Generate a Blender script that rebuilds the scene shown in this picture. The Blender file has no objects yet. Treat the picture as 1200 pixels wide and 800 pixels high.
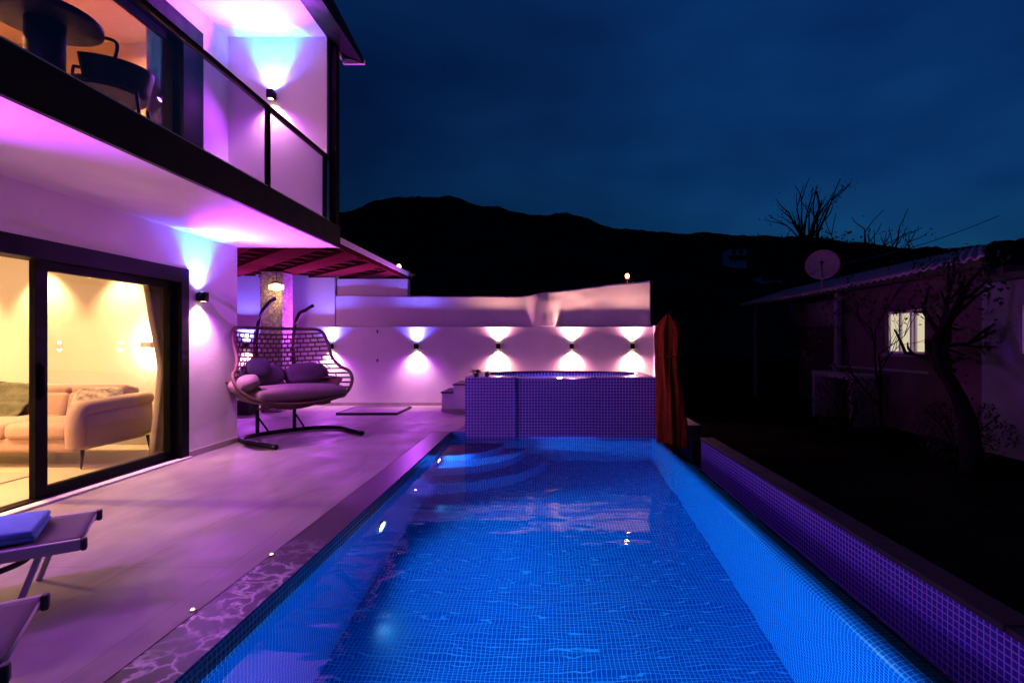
import bpy, bmesh, math, random
from mathutils import Vector, Matrix, noise
R = math.radians
sc = bpy.context.scene
COL = sc.collection
H = 1.4
VX, VY, F = 643.0, 402.0, 600.0
random.seed(7)
KL = 4.0   # the photograph is exposed for the lamps

# ------------------------------------------------------------------ materials
def mat(name, base=(0.5, 0.5, 0.5), rough=0.5, metal=0.0, spec=0.5, var=0.0, vscale=4.0,
        bump=0.0, bscale=30.0, detail=4.0, rvar=0.0, coat=0.0, tint=None, stretch=None):
    m = bpy.data.materials.new(name); m.use_nodes = True
    nt = m.node_tree; n = nt.nodes; L = nt.links
    b = n['Principled BSDF']
    b.inputs['Base Color'].default_value = (*base, 1)
    b.inputs['Roughness'].default_value = rough
    b.inputs['Metallic'].default_value = metal
    b.inputs['Specular IOR Level'].default_value = spec
    b.inputs['Coat Weight'].default_value = coat
    tc = n.new('ShaderNodeTexCoord'); mp = n.new('ShaderNodeMapping')
    L.new(tc.outputs['Object'], mp.inputs['Vector'])
    if stretch: mp.inputs['Scale'].default_value = stretch
    if var > 0 or rvar > 0:
        t = n.new('ShaderNodeTexNoise'); t.inputs['Scale'].default_value = vscale
        t.inputs['Detail'].default_value = detail; t.inputs['Roughness'].default_value = 0.6
        L.new(mp.outputs[0], t.inputs['Vector'])
        if var > 0:
            r = n.new('ShaderNodeValToRGB')
            c2 = tint or base
            r.color_ramp.elements[0].position = 0.3; r.color_ramp.elements[1].position = 0.72
            r.color_ramp.elements[0].color = (*[max(0, c * (1 - var)) for c in c2], 1)
            r.color_ramp.elements[1].color = (*[min(1, c * (1 + var * 0.5)) for c in base], 1)
            L.new(t.outputs['Fac'], r.inputs['Fac']); L.new(r.outputs['Color'], b.inputs['Base Color'])
        if rvar > 0:
            mr = n.new('ShaderNodeMapRange')
            mr.inputs['From Min'].default_value = 0.3; mr.inputs['From Max'].default_value = 0.7
            mr.inputs['To Min'].default_value = max(0.02, rough - rvar); mr.inputs['To Max'].default_value = rough + rvar
            L.new(t.outputs['Fac'], mr.inputs['Value']); L.new(mr.outputs[0], b.inputs['Roughness'])
    if bump > 0:
        t2 = n.new('ShaderNodeTexNoise'); t2.inputs['Scale'].default_value = bscale; t2.inputs['Detail'].default_value = 5
        L.new(mp.outputs[0], t2.inputs['Vector'])
        bp = n.new('ShaderNodeBump'); bp.inputs['Strength'].default_value = bump; bp.inputs['Distance'].default_value = 0.01
        L.new(t2.outputs['Fac'], bp.inputs['Height']); L.new(bp.outputs[0], b.inputs['Normal'])
    return m

def emit(name, color, strength):
    m = bpy.data.materials.new(name); m.use_nodes = True
    nt = m.node_tree; nt.nodes.clear()
    e = nt.nodes.new('ShaderNodeEmission'); o = nt.nodes.new('ShaderNodeOutputMaterial')
    e.inputs[0].default_value = (*color, 1); e.inputs[1].default_value = strength
    nt.links.new(e.outputs[0], o.inputs[0]); return m

def glass(name, tint=(0.9, 0.92, 0.92), refl=1.0):
    m = bpy.data.materials.new(name); m.use_nodes = True
    nt = m.node_tree; n = nt.nodes; L = nt.links; n.clear()
    o = n.new('ShaderNodeOutputMaterial'); mx = n.new('ShaderNodeMixShader')
    t = n.new('ShaderNodeBsdfTransparent'); t.inputs[0].default_value = (*tint, 1)
    g = n.new('ShaderNodeBsdfGlossy'); g.inputs['Roughness'].default_value = 0.01
    fr = n.new('ShaderNodeFresnel'); fr.inputs[0].default_value = 1.45
    ml = n.new('ShaderNodeMath'); ml.operation = 'MULTIPLY'; ml.inputs[1].default_value = refl; ml.use_clamp = True
    ge = n.new('ShaderNodeNewGeometry'); io = n.new('ShaderNodeMapRange'); io.inputs['To Min'].default_value = 1.45; io.inputs['To Max'].default_value = 1 / 1.45
    L.new(ge.outputs['Backfacing'], io.inputs['Value']); L.new(io.outputs[0], fr.inputs[0])
    L.new(fr.outputs[0], ml.inputs[0]); L.new(ml.outputs[0], mx.inputs[0])
    L.new(t.outputs[0], mx.inputs[1]); L.new(g.outputs[0], mx.inputs[2]); L.new(mx.outputs[0], o.inputs[0])
    return m

def mosaic(name, c1, c2, grout, size=0.033, gw=0.085):
    """square glass mosaic on UV laid out in metres"""
    m = bpy.data.materials.new(name); m.use_nodes = True
    nt = m.node_tree; n = nt.nodes; L = nt.links; b = n['Principled BSDF']
    uv = n.new('ShaderNodeUVMap'); uv.uv_map = 'UVMap'
    sp = n.new('ShaderNodeVectorMath'); sp.operation = 'SCALE'; sp.inputs['Scale'].default_value = 1 / size
    L.new(uv.outputs[0], sp.inputs[0])
    sep = n.new('ShaderNodeSeparateXYZ'); L.new(sp.outputs[0], sep.inputs[0])
    ms = []
    for ax in (0, 1):
        fr = n.new('ShaderNodeMath'); fr.operation = 'FRACT'; L.new(sep.outputs[ax], fr.inputs[0])
        pp = n.new('ShaderNodeMath'); pp.operation = 'PINGPONG'; pp.inputs[1].default_value = 0.5
        L.new(fr.outputs[0], pp.inputs[0])
        mr = n.new('ShaderNodeMapRange'); mr.inputs['From Min'].default_value = gw * 0.6; mr.inputs['From Max'].default_value = gw * 1.3
        L.new(pp.outputs[0], mr.inputs['Value']); ms.append(mr)
    mn = n.new('ShaderNodeMath'); mn.operation = 'MINIMUM'
    L.new(ms[0].outputs[0], mn.inputs[0]); L.new(ms[1].outputs[0], mn.inputs[1])
    fl = n.new('ShaderNodeVectorMath'); fl.operation = 'FLOOR'; L.new(sp.outputs[0], fl.inputs[0])
    wn = n.new('ShaderNodeTexWhiteNoise'); wn.noise_dimensions = '2D'; L.new(fl.outputs[0], wn.inputs['Vector'])
    mx = n.new('ShaderNodeMix'); mx.data_type = 'RGBA'
    L.new(wn.outputs['Value'], mx.inputs['Factor'])
    mx.inputs['A'].default_value = (*c1, 1); mx.inputs['B'].default_value = (*c2, 1)
    m2 = n.new('ShaderNodeMix'); m2.data_type = 'RGBA'
    L.new(mn.outputs[0], m2.inputs['Factor']); m2.inputs['A'].default_value = (*grout, 1); L.new(mx.outputs['Result'], m2.inputs['B'])
    L.new(m2.outputs['Result'], b.inputs['Base Color'])
    rr = n.new('ShaderNodeMapRange'); rr.inputs['To Min'].default_value = 0.75; rr.inputs['To Max'].default_value = 0.18
    L.new(mn.outputs[0], rr.inputs['Value']); L.new(rr.outputs[0], b.inputs['Roughness'])
    bp = n.new('ShaderNodeBump'); bp.inputs['Strength'].default_value = 0.35; bp.inputs['Distance'].default_value = 0.003
    L.new(mn.outputs[0], bp.inputs['Height']); L.new(bp.outputs[0], b.inputs['Normal'])
    return m

def deck_mat():
    m = bpy.data.materials.new('deck_tile'); m.use_nodes = True
    nt = m.node_tree; n = nt.nodes; L = nt.links; b = n['Principled BSDF']
    tc = n.new('ShaderNodeTexCoord')
    mp = n.new('ShaderNodeMapping'); mp.inputs['Scale'].default_value = (1.2, 0.45, 1); mp.inputs['Rotation'].default_value = (0, 0, R(24))
    L.new(tc.outputs['Object'], mp.inputs[0])
    t = n.new('ShaderNodeTexNoise'); t.inputs['Scale'].default_value = 1.6; t.inputs['Detail'].default_value = 7; t.inputs['Distortion'].default_value = 0.8
    L.new(mp.outputs[0], t.inputs['Vector'])
    r = n.new('ShaderNodeValToRGB')
    r.color_ramp.elements[0].position = 0.32; r.color_ramp.elements[0].color = (0.17, 0.148, 0.148, 1)
    r.color_ramp.elements[1].position = 0.68; r.color_ramp.elements[1].color = (0.31, 0.28, 0.272, 1)
    L.new(t.outputs['Fac'], r.inputs['Fac'])
    br = n.new('ShaderNodeTexBrick'); br.offset = 0.0
    br.inputs['Scale'].default_value = 1.0; br.inputs['Mortar Size'].default_value = 0.0022
    br.inputs['Brick Width'].default_value = 0.6; br.inputs['Row Height'].default_value = 1.2
    br.inputs['Color1'].default_value = (1, 1, 1, 1); br.inputs['Color2'].default_value = (0.94, 0.94, 0.94, 1); br.inputs['Mortar'].default_value = (0.5, 0.48, 0.46, 1)
    mp2 = n.new('ShaderNodeMapping'); mp2.inputs['Location'].default_value = (0.21, 0.4, 0)
    L.new(tc.outputs['Object'], mp2.inputs[0]); L.new(mp2.outputs[0], br.inputs['Vector'])
    mu = n.new('ShaderNodeMix'); mu.data_type = 'RGBA'; mu.blend_type = 'MULTIPLY'; mu.inputs['Factor'].default_value = 1
    L.new(r.outputs[0], mu.inputs['A']); L.new(br.outputs['Color'], mu.inputs['B']); L.new(mu.outputs['Result'], b.inputs['Base Color'])
    t3 = n.new('ShaderNodeTexNoise'); t3.inputs['Scale'].default_value = 2.4; t3.inputs['Detail'].default_value = 6
    L.new(tc.outputs['Object'], t3.inputs['Vector'])
    mr = n.new('ShaderNodeMapRange'); mr.inputs['From Min'].default_value = 0.35; mr.inputs['From Max'].default_value = 0.65
    mr.inputs['To Min'].default_value = 0.48; mr.inputs['To Max'].default_value = 0.66
    L.new(t3.outputs['Fac'], mr.inputs['Value']); L.new(mr.outputs[0], b.inputs['Roughness'])
    b.inputs['Specular IOR Level'].default_value = 0.3
    t4 = n.new('ShaderNodeTexNoise'); t4.inputs['Scale'].default_value = 9; L.new(tc.outputs['Object'], t4.inputs['Vector'])
    bp = n.new('ShaderNodeBump'); bp.inputs['Strength'].default_value = 0.06; bp.inputs['Distance'].default_value = 0.02
    L.new(t4.outputs['Fac'], bp.inputs['Height']); L.new(bp.outputs[0], b.inputs['Normal'])
    return m

def coping_mat():
    m = bpy.data.materials.new('coping_veined'); m.use_nodes = True
    nt = m.node_tree; n = nt.nodes; L = nt.links; b = n['Principled BSDF']
    tc = n.new('ShaderNodeTexCoord')
    nz = n.new('ShaderNodeTexNoise'); nz.inputs['Scale'].default_value = 5; nz.inputs['Detail'].default_value = 5
    L.new(tc.outputs['Object'], nz.inputs['Vector'])
    ad = n.new('ShaderNodeMix'); ad.data_type = 'RGBA'; ad.blend_type = 'LINEAR_LIGHT'; ad.inputs['Factor'].default_value = 0.26
    L.new(tc.outputs['Object'], ad.inputs['A']); L.new(nz.outputs['Color'], ad.inputs['B'])
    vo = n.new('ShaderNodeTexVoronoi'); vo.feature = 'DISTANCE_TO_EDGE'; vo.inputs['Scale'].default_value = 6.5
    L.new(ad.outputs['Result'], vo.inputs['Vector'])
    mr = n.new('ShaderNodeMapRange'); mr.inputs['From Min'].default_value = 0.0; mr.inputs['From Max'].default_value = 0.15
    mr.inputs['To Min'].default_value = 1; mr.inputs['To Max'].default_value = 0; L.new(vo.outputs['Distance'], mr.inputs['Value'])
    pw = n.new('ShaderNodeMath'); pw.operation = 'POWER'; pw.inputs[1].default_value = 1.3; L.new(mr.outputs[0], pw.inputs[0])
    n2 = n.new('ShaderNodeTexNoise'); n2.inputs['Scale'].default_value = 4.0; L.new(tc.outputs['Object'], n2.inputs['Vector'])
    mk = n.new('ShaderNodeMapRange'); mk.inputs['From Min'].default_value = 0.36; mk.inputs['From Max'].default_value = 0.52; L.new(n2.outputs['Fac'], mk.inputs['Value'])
    # pale web of veins fades in only on the stretch next to the loungers
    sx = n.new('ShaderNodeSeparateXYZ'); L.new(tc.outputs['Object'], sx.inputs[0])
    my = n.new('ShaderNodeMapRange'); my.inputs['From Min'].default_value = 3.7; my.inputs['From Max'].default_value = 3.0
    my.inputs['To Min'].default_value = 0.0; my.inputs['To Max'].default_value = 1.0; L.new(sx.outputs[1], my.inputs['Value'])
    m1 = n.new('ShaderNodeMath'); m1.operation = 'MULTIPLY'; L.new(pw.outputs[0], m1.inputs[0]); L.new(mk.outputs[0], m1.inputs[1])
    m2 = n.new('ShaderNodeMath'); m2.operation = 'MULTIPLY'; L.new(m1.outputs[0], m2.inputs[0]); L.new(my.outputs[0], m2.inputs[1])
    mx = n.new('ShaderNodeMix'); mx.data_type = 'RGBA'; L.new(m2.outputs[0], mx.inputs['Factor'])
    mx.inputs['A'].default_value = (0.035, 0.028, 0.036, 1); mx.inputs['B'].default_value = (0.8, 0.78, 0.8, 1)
    L.new(mx.outputs['Result'], b.inputs['Base Color']); b.inputs['Roughness'].default_value = 0.42; b.inputs['Specular IOR Level'].default_value = 0.15
    return m

def water_mat(name, strength, color=(0.93, 0.98, 1.0)):
    m = bpy.data.materials.new(name); m.use_nodes = True
    nt = m.node_tree; n = nt.nodes; L = nt.links; n.clear()
    o = n.new('ShaderNodeOutputMaterial'); g = n.new('ShaderNodeBsdfGlass')
    g.inputs['Color'].default_value = (*color, 1); g.inputs['IOR'].default_value = 1.33; g.inputs['Roughness'].default_value = 0.0
    tc = n.new('ShaderNodeTexCoord')
    a = n.new('ShaderNodeTexNoise'); a.inputs['Scale'].default_value = 1.9; a.inputs['Detail'].default_value = 1.5; a.inputs['Roughness'].default_value = 0.4; a.inputs['Distortion'].default_value = 0.3
    m_ = n.new('ShaderNodeMapping'); m_.inputs['Scale'].default_value = (0.75, 1.7, 1); m_.inputs['Rotation'].default_value = (0, 0, R(8)); L.new(tc.outputs['Object'], m_.inputs[0])
    L.new(m_.outputs[0], a.inputs['Vector'])
    w = n.new('ShaderNodeTexNoise'); w.inputs['Scale'].default_value = 7; w.inputs['Detail'].default_value = 1; w.inputs['Distortion'].default_value = 0.2
    L.new(m_.outputs[0], w.inputs['Vector'])
    s = n.new('ShaderNodeMath'); s.operation = 'MULTIPLY_ADD'; s.inputs[1].default_value = 0.11
    L.new(w.outputs['Fac'], s.inputs[0]); L.new(a.outputs['Fac'], s.inputs[2])
    bp = n.new('ShaderNodeBump'); bp.inputs['Strength'].default_value = strength; bp.inputs['Distance'].default_value = 0.1
    L.new(s.outputs[0], bp.inputs['Height']); L.new(bp.outputs[0], g.inputs['Normal'])
    L.new(g.outputs[0], o.inputs[0]); return m

def stone_mat():
    m = bpy.data.materials.new('stone_cladding'); m.use_nodes = True
    nt = m.node_tree; n = nt.nodes; L = nt.links; b = n['Principled BSDF']
    tc = n.new('ShaderNodeTexCoord')
    vo = n.new('ShaderNodeTexVoronoi'); vo.feature = 'DISTANCE_TO_EDGE'; vo.inputs['Scale'].default_value = 15
    v2 = n.new('ShaderNodeTexVoronoi'); v2.inputs['Scale'].default_value = 15
    L.new(tc.outputs['Object'], vo.inputs['Vector']); L.new(tc.outputs['Object'], v2.inputs['Vector'])
    r = n.new('ShaderNodeValToRGB'); r.color_ramp.elements[0].color = (0.3, 0.27, 0.24, 1); r.color_ramp.elements[1].color = (0.62, 0.58, 0.52, 1)
    L.new(v2.outputs['Color'], r.inputs['Fac'])
    mr = n.new('ShaderNodeMapRange'); mr.inputs['From Max'].default_value = 0.09; L.new(vo.outputs['Distance'], mr.inputs['Value'])
    mx = n.new('ShaderNodeMix'); mx.data_type = 'RGBA'; L.new(mr.outputs[0], mx.inputs['Factor']); mx.inputs['A'].default_value = (0.13, 0.12, 0.11, 1)
    L.new(r.outputs[0], mx.inputs['B']); L.new(mx.outputs['Result'], b.inputs['Base Color']); b.inputs['Roughness'].default_value = 0.85
    bp = n.new('ShaderNodeBump'); bp.inputs['Strength'].default_value = 0.7; bp.inputs['Distance'].default_value = 0.02
    L.new(mr.outputs[0], bp.inputs['Height']); L.new(bp.outputs[0], b.inputs['Normal'])
    return m

M = {}
M['plaster'] = mat('white_plaster', (0.78, 0.77, 0.76), 0.85, var=0.09, vscale=1.6, detail=8, bump=0.16, bscale=38)
M['room'] = mat('room_plaster', (0.76, 0.69, 0.60), 0.85, var=0.03, vscale=1, bump=0.05, bscale=90)
M['amber'] = mat('upper_room_plaster', (0.62, 0.42, 0.24), 0.85, var=0.04, vscale=1, bump=0.05, bscale=90)
M['black'] = mat('black_aluminium', (0.002, 0.002, 0.003), 0.55, spec=0.06, rvar=0.08, vscale=8)
M['fascia'] = mat('black_fascia', (0.003, 0.003, 0.004), 0.6, spec=0.15, rvar=0.1, vscale=5)
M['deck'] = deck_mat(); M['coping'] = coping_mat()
M['skirt'] = mat('stone_skirting', (0.4, 0.36, 0.34), 0.5, var=0.15)
M['pool'] = mosaic('pool_mosaic', (0.003, 0.10, 0.47), (0.004, 0.125, 0.55), (0.15, 0.56, 0.93))
M['spa'] = mosaic('spa_mosaic', size=0.048, gw=0.1, c1=(0.07, 0.055, 0.60), c2=(0.11, 0.085, 0.72), grout=(0.62, 0.52, 0.92))
M['curb'] = mosaic('curb_mosaic', (0.035, 0.035, 0.40), (0.05, 0.05, 0.46), (0.36, 0.32, 0.78), 0.04, 0.085)
M['water'] = water_mat('pool_water', 0.10); M['spawater'] = water_mat('spa_water', 0.06)
M['stone'] = stone_mat()
M['darkstone'] = mat('dark_stone', (0.022, 0.02, 0.023), 0.7, spec=0.25, var=0.3, vscale=12, bump=0.2)
M['glass'] = glass('door_glass', (0.94, 0.95, 0.94)); M['rail_glass'] = glass('smoked_rail_glass', (0.64, 0.59, 0.72), 1.0)
M['wood'] = mat('red_stained_wood', (0.075, 0.014, 0.013), 0.9, spec=0.0, var=0.4, vscale=5, stretch=(1, 8, 8), bump=0.2, bscale=25)
M['wicker'] = mat('brown_wicker', (0.085, 0.036, 0.018), 0.6, var=0.4, vscale=40, bump=0.5, bscale=120)
M['darkmetal'] = mat('dark_powder_coat', (0.008, 0.007, 0.008), 0.5, spec=0.3, rvar=0.1, vscale=20)
M['cushion'] = mat('taupe_cushion', (0.25, 0.175, 0.16), 0.95, var=0.15, vscale=14, bump=0.4, bscale=160)
M['pillow'] = mat('grey_pillow', (0.10, 0.078, 0.085), 0.95, var=0.15, vscale=14, bump=0.4, bscale=160)
M['darkpillow'] = mat('charcoal_pillow', (0.03, 0.025, 0.035), 0.95, bump=0.4, bscale=160)
M['sofa'] = mat('beige_upholstery', (0.40, 0.27, 0.225), 0.9, var=0.1, vscale=6, bump=0.16, bscale=380)
M['throw'] = mat('green_grey_throw', (0.09, 0.095, 0.06), 0.98, var=0.3, vscale=9, bump=0.9, bscale=60)
M['print'] = mat('patterned_pillow', (0.42, 0.34, 0.26), 0.95, var=0.75, vscale=13, tint=(0.2, 0.14, 0.1))
M['curtain'] = mat('taupe_curtain', (0.40, 0.32, 0.28), 0.95, var=0.1, vscale=3, bump=0.3, bscale=120)
M['vcurtain'] = mat('mauve_curtain', (0.3, 0.16, 0.3), 0.95, var=0.1, vscale=3)
M['orange'] = mat('orange_canvas', (0.19, 0.037, 0.006), 0.95, spec=0.1, var=0.25, vscale=6, bump=0.4, bscale=40)
M['screen'] = mat('white_canvas', (0.72, 0.70, 0.68), 0.9, var=0.05, vscale=2, bump=0.25, bscale=12)
M['towel'] = mat('blue_towel', (0.2, 0.5, 0.92), 0.98, var=0.12, vscale=20, bump=0.9, bscale=220)
M['sling'] = mat('grey_mesh_sling', (0.09, 0.075, 0.08), 0.85, var=0.1, vscale=60, bump=0.3, bscale=300)
M['alu'] = mat('pale_aluminium', (0.62, 0.6, 0.61), 0.45, metal=0.0, rvar=0.08, vscale=12)
M['hill'] = mat('wooded_hillside', (0.02, 0.024, 0.02), 1.0, spec=0.0, var=0.6, vscale=0.05)
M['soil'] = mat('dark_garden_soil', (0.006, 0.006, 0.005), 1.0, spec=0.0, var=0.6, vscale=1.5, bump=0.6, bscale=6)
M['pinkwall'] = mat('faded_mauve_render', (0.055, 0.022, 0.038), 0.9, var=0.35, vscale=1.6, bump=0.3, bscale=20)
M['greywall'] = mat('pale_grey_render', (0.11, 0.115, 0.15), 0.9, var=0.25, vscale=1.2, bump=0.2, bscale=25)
M['rooftile'] = mat('weathered_roof_sheet', (0.26, 0.23, 0.27), 0.7, var=0.4, vscale=1.4, bump=0.4, bscale=10)
M['dish'] = mat('dish_metal', (0.26, 0.24, 0.25), 0.6, var=0.2, vscale=8)
M['bark'] = mat('dark_bark', (0.004, 0.0035, 0.0035), 0.95, spec=0.1, var=0.4, vscale=12, bump=0.7, bscale=30)
M['leaf'] = mat('dark_leaf', (0.02, 0.03, 0.015), 0.8, spec=0.15, var=0.5, vscale=8)
M['orangeleaf'] = mat('dry_orange_leaf', (0.28, 0.12, 0.03), 0.8, var=0.5, vscale=8)
M['terracotta'] = mat('dark_glazed_pot', (0.03, 0.025, 0.025), 0.3)
M['white'] = mat('white_paint', (0.75, 0.74, 0.73), 0.6, var=0.05)
M['winlit'] = emit('lit_window', (1.0, 0.86, 0.58), 0.62)
M['warmlens'] = emit('warm_lens', (1.0, 0.72, 0.42), 9.0)
M['bluelens'] = emit('blue_lens', (0.25, 0.6, 1.0), 9.0)
M['poollens'] = emit('pool_lens', (0.62, 0.85, 1.0), 30.0)
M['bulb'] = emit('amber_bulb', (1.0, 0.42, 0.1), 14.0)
M['lantern'] = emit('lantern_glow', (1.0, 0.62, 0.24), 4.5)
M['spotlens'] = emit('ceiling_spot_lens', (1.0, 0.8, 0.55), 12.0)
M['cove'] = emit('cove_strip', (1.0, 0.80, 0.50), 5.0)
M['farwall'] = mat('far_house_wall', (0.85, 0.85, 0.87), 0.9, var=0.2, vscale=0.4)

# ------------------------------------------------------------------ mesh builder
class MB:
    def __init__(s): s.v = []; s.f = []; s.uv = []; s.sm = []
    def add(s, vs, fs, uvs=None, smooth=False):
        o = len(s.v); s.v += [tuple(p) for p in vs]
        for i, f in enumerate(fs):
            s.f.append([a + o for a in f]); s.uv.append(uvs[i] if uvs else None); s.sm.append(smooth)
        return s
    def box(s, x0, x1, y0, y1, z0, z1):
        v = [(x, y, z) for z in (z0, z1) for y in (y0, y1) for x in (x0, x1)]
        return s.add(v, [(0, 2, 3, 1), (4, 5, 7, 6), (0, 1, 5, 4), (2, 6, 7, 3), (0, 4, 6, 2), (1, 3, 7, 5)])
    def rbox(s, c, size, r=0.03, seg=3, rot=None, puff=0.0):
        bm = bmesh.new(); bmesh.ops.create_cube(bm, size=1)
        for v in bm.verts: v.co = Vector((v.co.x * size[0], v.co.y * size[1], v.co.z * size[2]))
        r = min(r, min(size) * 0.49)
        bmesh.ops.bevel(bm, geom=bm.edges[:], offset=r, segments=seg, profile=0.5, affect='EDGES')
        if puff:
            bmesh.ops.subdivide_edges(bm, edges=[e for e in bm.edges if e.calc_length() > 0.12], cuts=4, use_grid_fill=True)
            for v in bm.verts:
                a = 1 - (2 * v.co.x / size[0]) ** 2; b = 1 - (2 * v.co.y / size[1]) ** 2
                v.co.z += puff * max(0, a) * max(0, b) * (1 if v.co.z > 0 else -1)
                v.co += noise.noise_vector(v.co * 6 + Vector(c)) * puff * 0.2
        bm.verts.ensure_lookup_table()
        mt = Matrix.Translation(c) @ (rot.to_4x4() if rot else Matrix.Identity(4))
        vs = [mt @ v.co for v in bm.verts]; fs = [[v.index for v in f.verts] for f in bm.faces]
        bm.free(); return s.add(vs, fs, smooth=True)
    def quad(s, p, du, dv, uo=(0, 0), nu=1, nv=1):
        p, du, dv = Vector(p), Vector(du), Vector(dv); lu, lv = du.length, dv.length
        for i in range(nu):
            for j in range(nv):
                a0, a1, b0, b1 = i / nu, (i + 1) / nu, j / nv, (j + 1) / nv
                s.add([p + du * a0 + dv * b0, p + du * a1 + dv * b0, p + du * a1 + dv * b1, p + du * a0 + dv * b1], [(0, 1, 2, 3)],
                      [[(uo[0] + lu * a, uo[1] + lv * b) for a, b in ((a0, b0), (a1, b0), (a1, b1), (a0, b1))]])
        return s
    def tube(s, pts, r, n=8, closed=False, cap=True):
        pts = [Vector(p) for p in pts]; k = len(pts); rs = r if isinstance(r, (list, tuple)) else [r] * k
        vs = []; prev = None
        for i in range(k):
            if closed: t = pts[(i + 1) % k] - pts[i - 1]
            else: t = pts[min(i + 1, k - 1)] - pts[max(i - 1, 0)]
            t = t.normalized() if t.length > 1e-9 else Vector((0, 0, 1))
            if prev is None: a = t.orthogonal().normalized()
            else:
                a = prev - t * prev.dot(t)
                a = a.normalized() if a.length > 1e-6 else t.orthogonal().normalized()
            prev = a; b = t.cross(a)
            for j in range(n):
                q = 2 * math.pi * j / n; vs.append(pts[i] + (a * math.cos(q) + b * math.sin(q)) * rs[i])
        fs = []
        for i in range(k if closed else k - 1):
            i2 = (i + 1) % k
            for j in range(n): fs.append((i * n + j, i * n + (j + 1) % n, i2 * n + (j + 1) % n, i2 * n + j))
        if cap and not closed: fs.append(tuple(range(n - 1, -1, -1))); fs.append(tuple((k - 1) * n + j for j in range(n)))
        return s.add(vs, fs, smooth=True)
    def lathe(s, c, prof, n=24, cap=True):
        vs = []; k = len(prof)
        for r, z in prof:
            for j in range(n):
                q = 2 * math.pi * j / n; vs.append((c[0] + r * math.cos(q), c[1] + r * math.sin(q), c[2] + z))
        fs = [(i * n + j, i * n + (j + 1) % n, (i + 1) * n + (j + 1) % n, (i + 1) * n + j) for i in range(k - 1) for j in range(n)]
        if cap: fs.append(tuple(range(n - 1, -1, -1))); fs.append(tuple((k - 1) * n + j for j in range(n)))
        return s.add(vs, fs, smooth=True)
    def grid(s, fn, nu, nv, smooth=True, uvs=False):
        vs = [fn(i / nu, j / nv) for j in range(nv + 1) for i in range(nu + 1)]
        fs = [(j * (nu + 1) + i, j * (nu + 1) + i + 1, (j + 1) * (nu + 1) + i + 1, (j + 1) * (nu + 1) + i) for j in range(nv) for i in range(nu)]
        return s.add(vs, fs, smooth=smooth)
    def pillow(s, c, size, rot=None, n=18, e=0.45, wr=0.012):
        rot = rot or Matrix.Identity(3); c = Vector(c)
        def fn(u, v):
            a = u * 2 * math.pi; b = (v - 0.5) * math.pi
            sp = lambda x, q: math.copysign(abs(x) ** q, x)
            p = Vector((sp(math.cos(a), e) * sp(math.cos(b), 0.7) * size[0] / 2, sp(math.sin(a), e) * sp(math.cos(b), 0.7) * size[1] / 2, math.sin(b) * size[2] / 2))
            p += noise.noise_vector(p * 9 + c * 3) * wr
            return c + rot @ p
        return s.grid(fn, n * 2, n)
    def build(s, name, m, parent=None, solid=0.0, bevel=0.0):
        me = bpy.data.meshes.new(name); me.from_pydata(s.v, [], s.f); me.materials.append(m)
        if any(u for u in s.uv):
            l = me.uv_layers.new(name='UVMap')
            for p, u in zip(me.polygons, s.uv):
                if u:
                    for li, q in zip(p.loop_indices, u): l.data[li].uv = q
        me.polygons.foreach_set('use_smooth', s.sm); me.update()
        o = bpy.data.objects.new(name, me); COL.objects.link(o)
        if solid:
            q = o.modifiers.new('thickness', 'SOLIDIFY'); q.thickness = solid; q.offset = 0
        if bevel:
            q = o.modifiers.new('edges', 'BEVEL'); q.width = bevel; q.segments = 2; q.limit_method = 'ANGLE'
        if parent: attach(o, parent)
        return o

def world_loc(p):
    v = Vector((0, 0, 0))
    while p: v += p.location; p = p.parent if p.parent else None
    return v
def attach(o, parent):
    o.parent = parent
    root = parent
    while root.parent: root = root.parent
    # meshes are written in world coordinates, roots only carry a location
    if parent == root: o.matrix_parent_inverse = Matrix.Translation(-root.location)
    else: o.matrix_parent_inverse = Matrix.Identity(4)
def tag(o, label=None, cat=None, group=None, kind=None):
    if label: o['label'] = label
    if cat: o['category'] = cat
    if group: o['group'] = group
    if kind: o['kind'] = kind
    return o
def thing(name, loc, label, cat, group=None):
    o = bpy.data.objects.new(name, None); COL.objects.link(o); o.location = loc; o.empty_display_size = 0.1
    return tag(o, label, cat, group)
def copy_tree(o, parent=None):
    c = o.copy(); COL.objects.link(c)
    if parent:
        inv = o.matrix_parent_inverse.copy(); c.parent = parent; c.matrix_parent_inverse = inv
    for ch in list(o.children): copy_tree(ch, c)
    return c
def spot(name, loc, direction, energy, color, size=60, blend=0.6, soft=0.02, parent=None):
    l = bpy.data.lights.new(name, 'SPOT'); l.energy = energy * (1.0 if name == 'pool_lamp' else KL); l.color = color; l.spot_size = R(size); l.spot_blend = blend; l.shadow_soft_size = soft
    o = bpy.data.objects.new(name, l); COL.objects.link(o); o.location = loc
    o.rotation_euler = Vector(direction).to_track_quat('-Z', 'Y').to_euler()
    if parent: attach(o, parent)
    return o
def point(name, loc, energy, color, soft=0.03, parent=None):
    l = bpy.data.lights.new(name, 'POINT'); l.energy = energy * KL; l.color = color; l.shadow_soft_size = soft
    o = bpy.data.objects.new(name, l); COL.objects.link(o); o.location = loc
    if parent: attach(o, parent)
    return o
def curve(pts, n=8):
    """Catmull-Rom through pts"""
    pts = [Vector(p) for p in pts]; out = []
    for i in range(len(pts) - 1):
        p0, p1, p2, p3 = pts[max(i - 1, 0)], pts[i], pts[i + 1], pts[min(i + 2, len(pts) - 1)]
        for k in range(n):
            t = k / n
            out.append(0.5 * ((2 * p1) + (p2 - p0) * t + (2 * p0 - 5 * p1 + 4 * p2 - p3) * t * t + (3 * p1 - p0 - 3 * p2 + p3) * t ** 3))
    out.append(pts[-1]); return out
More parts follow.
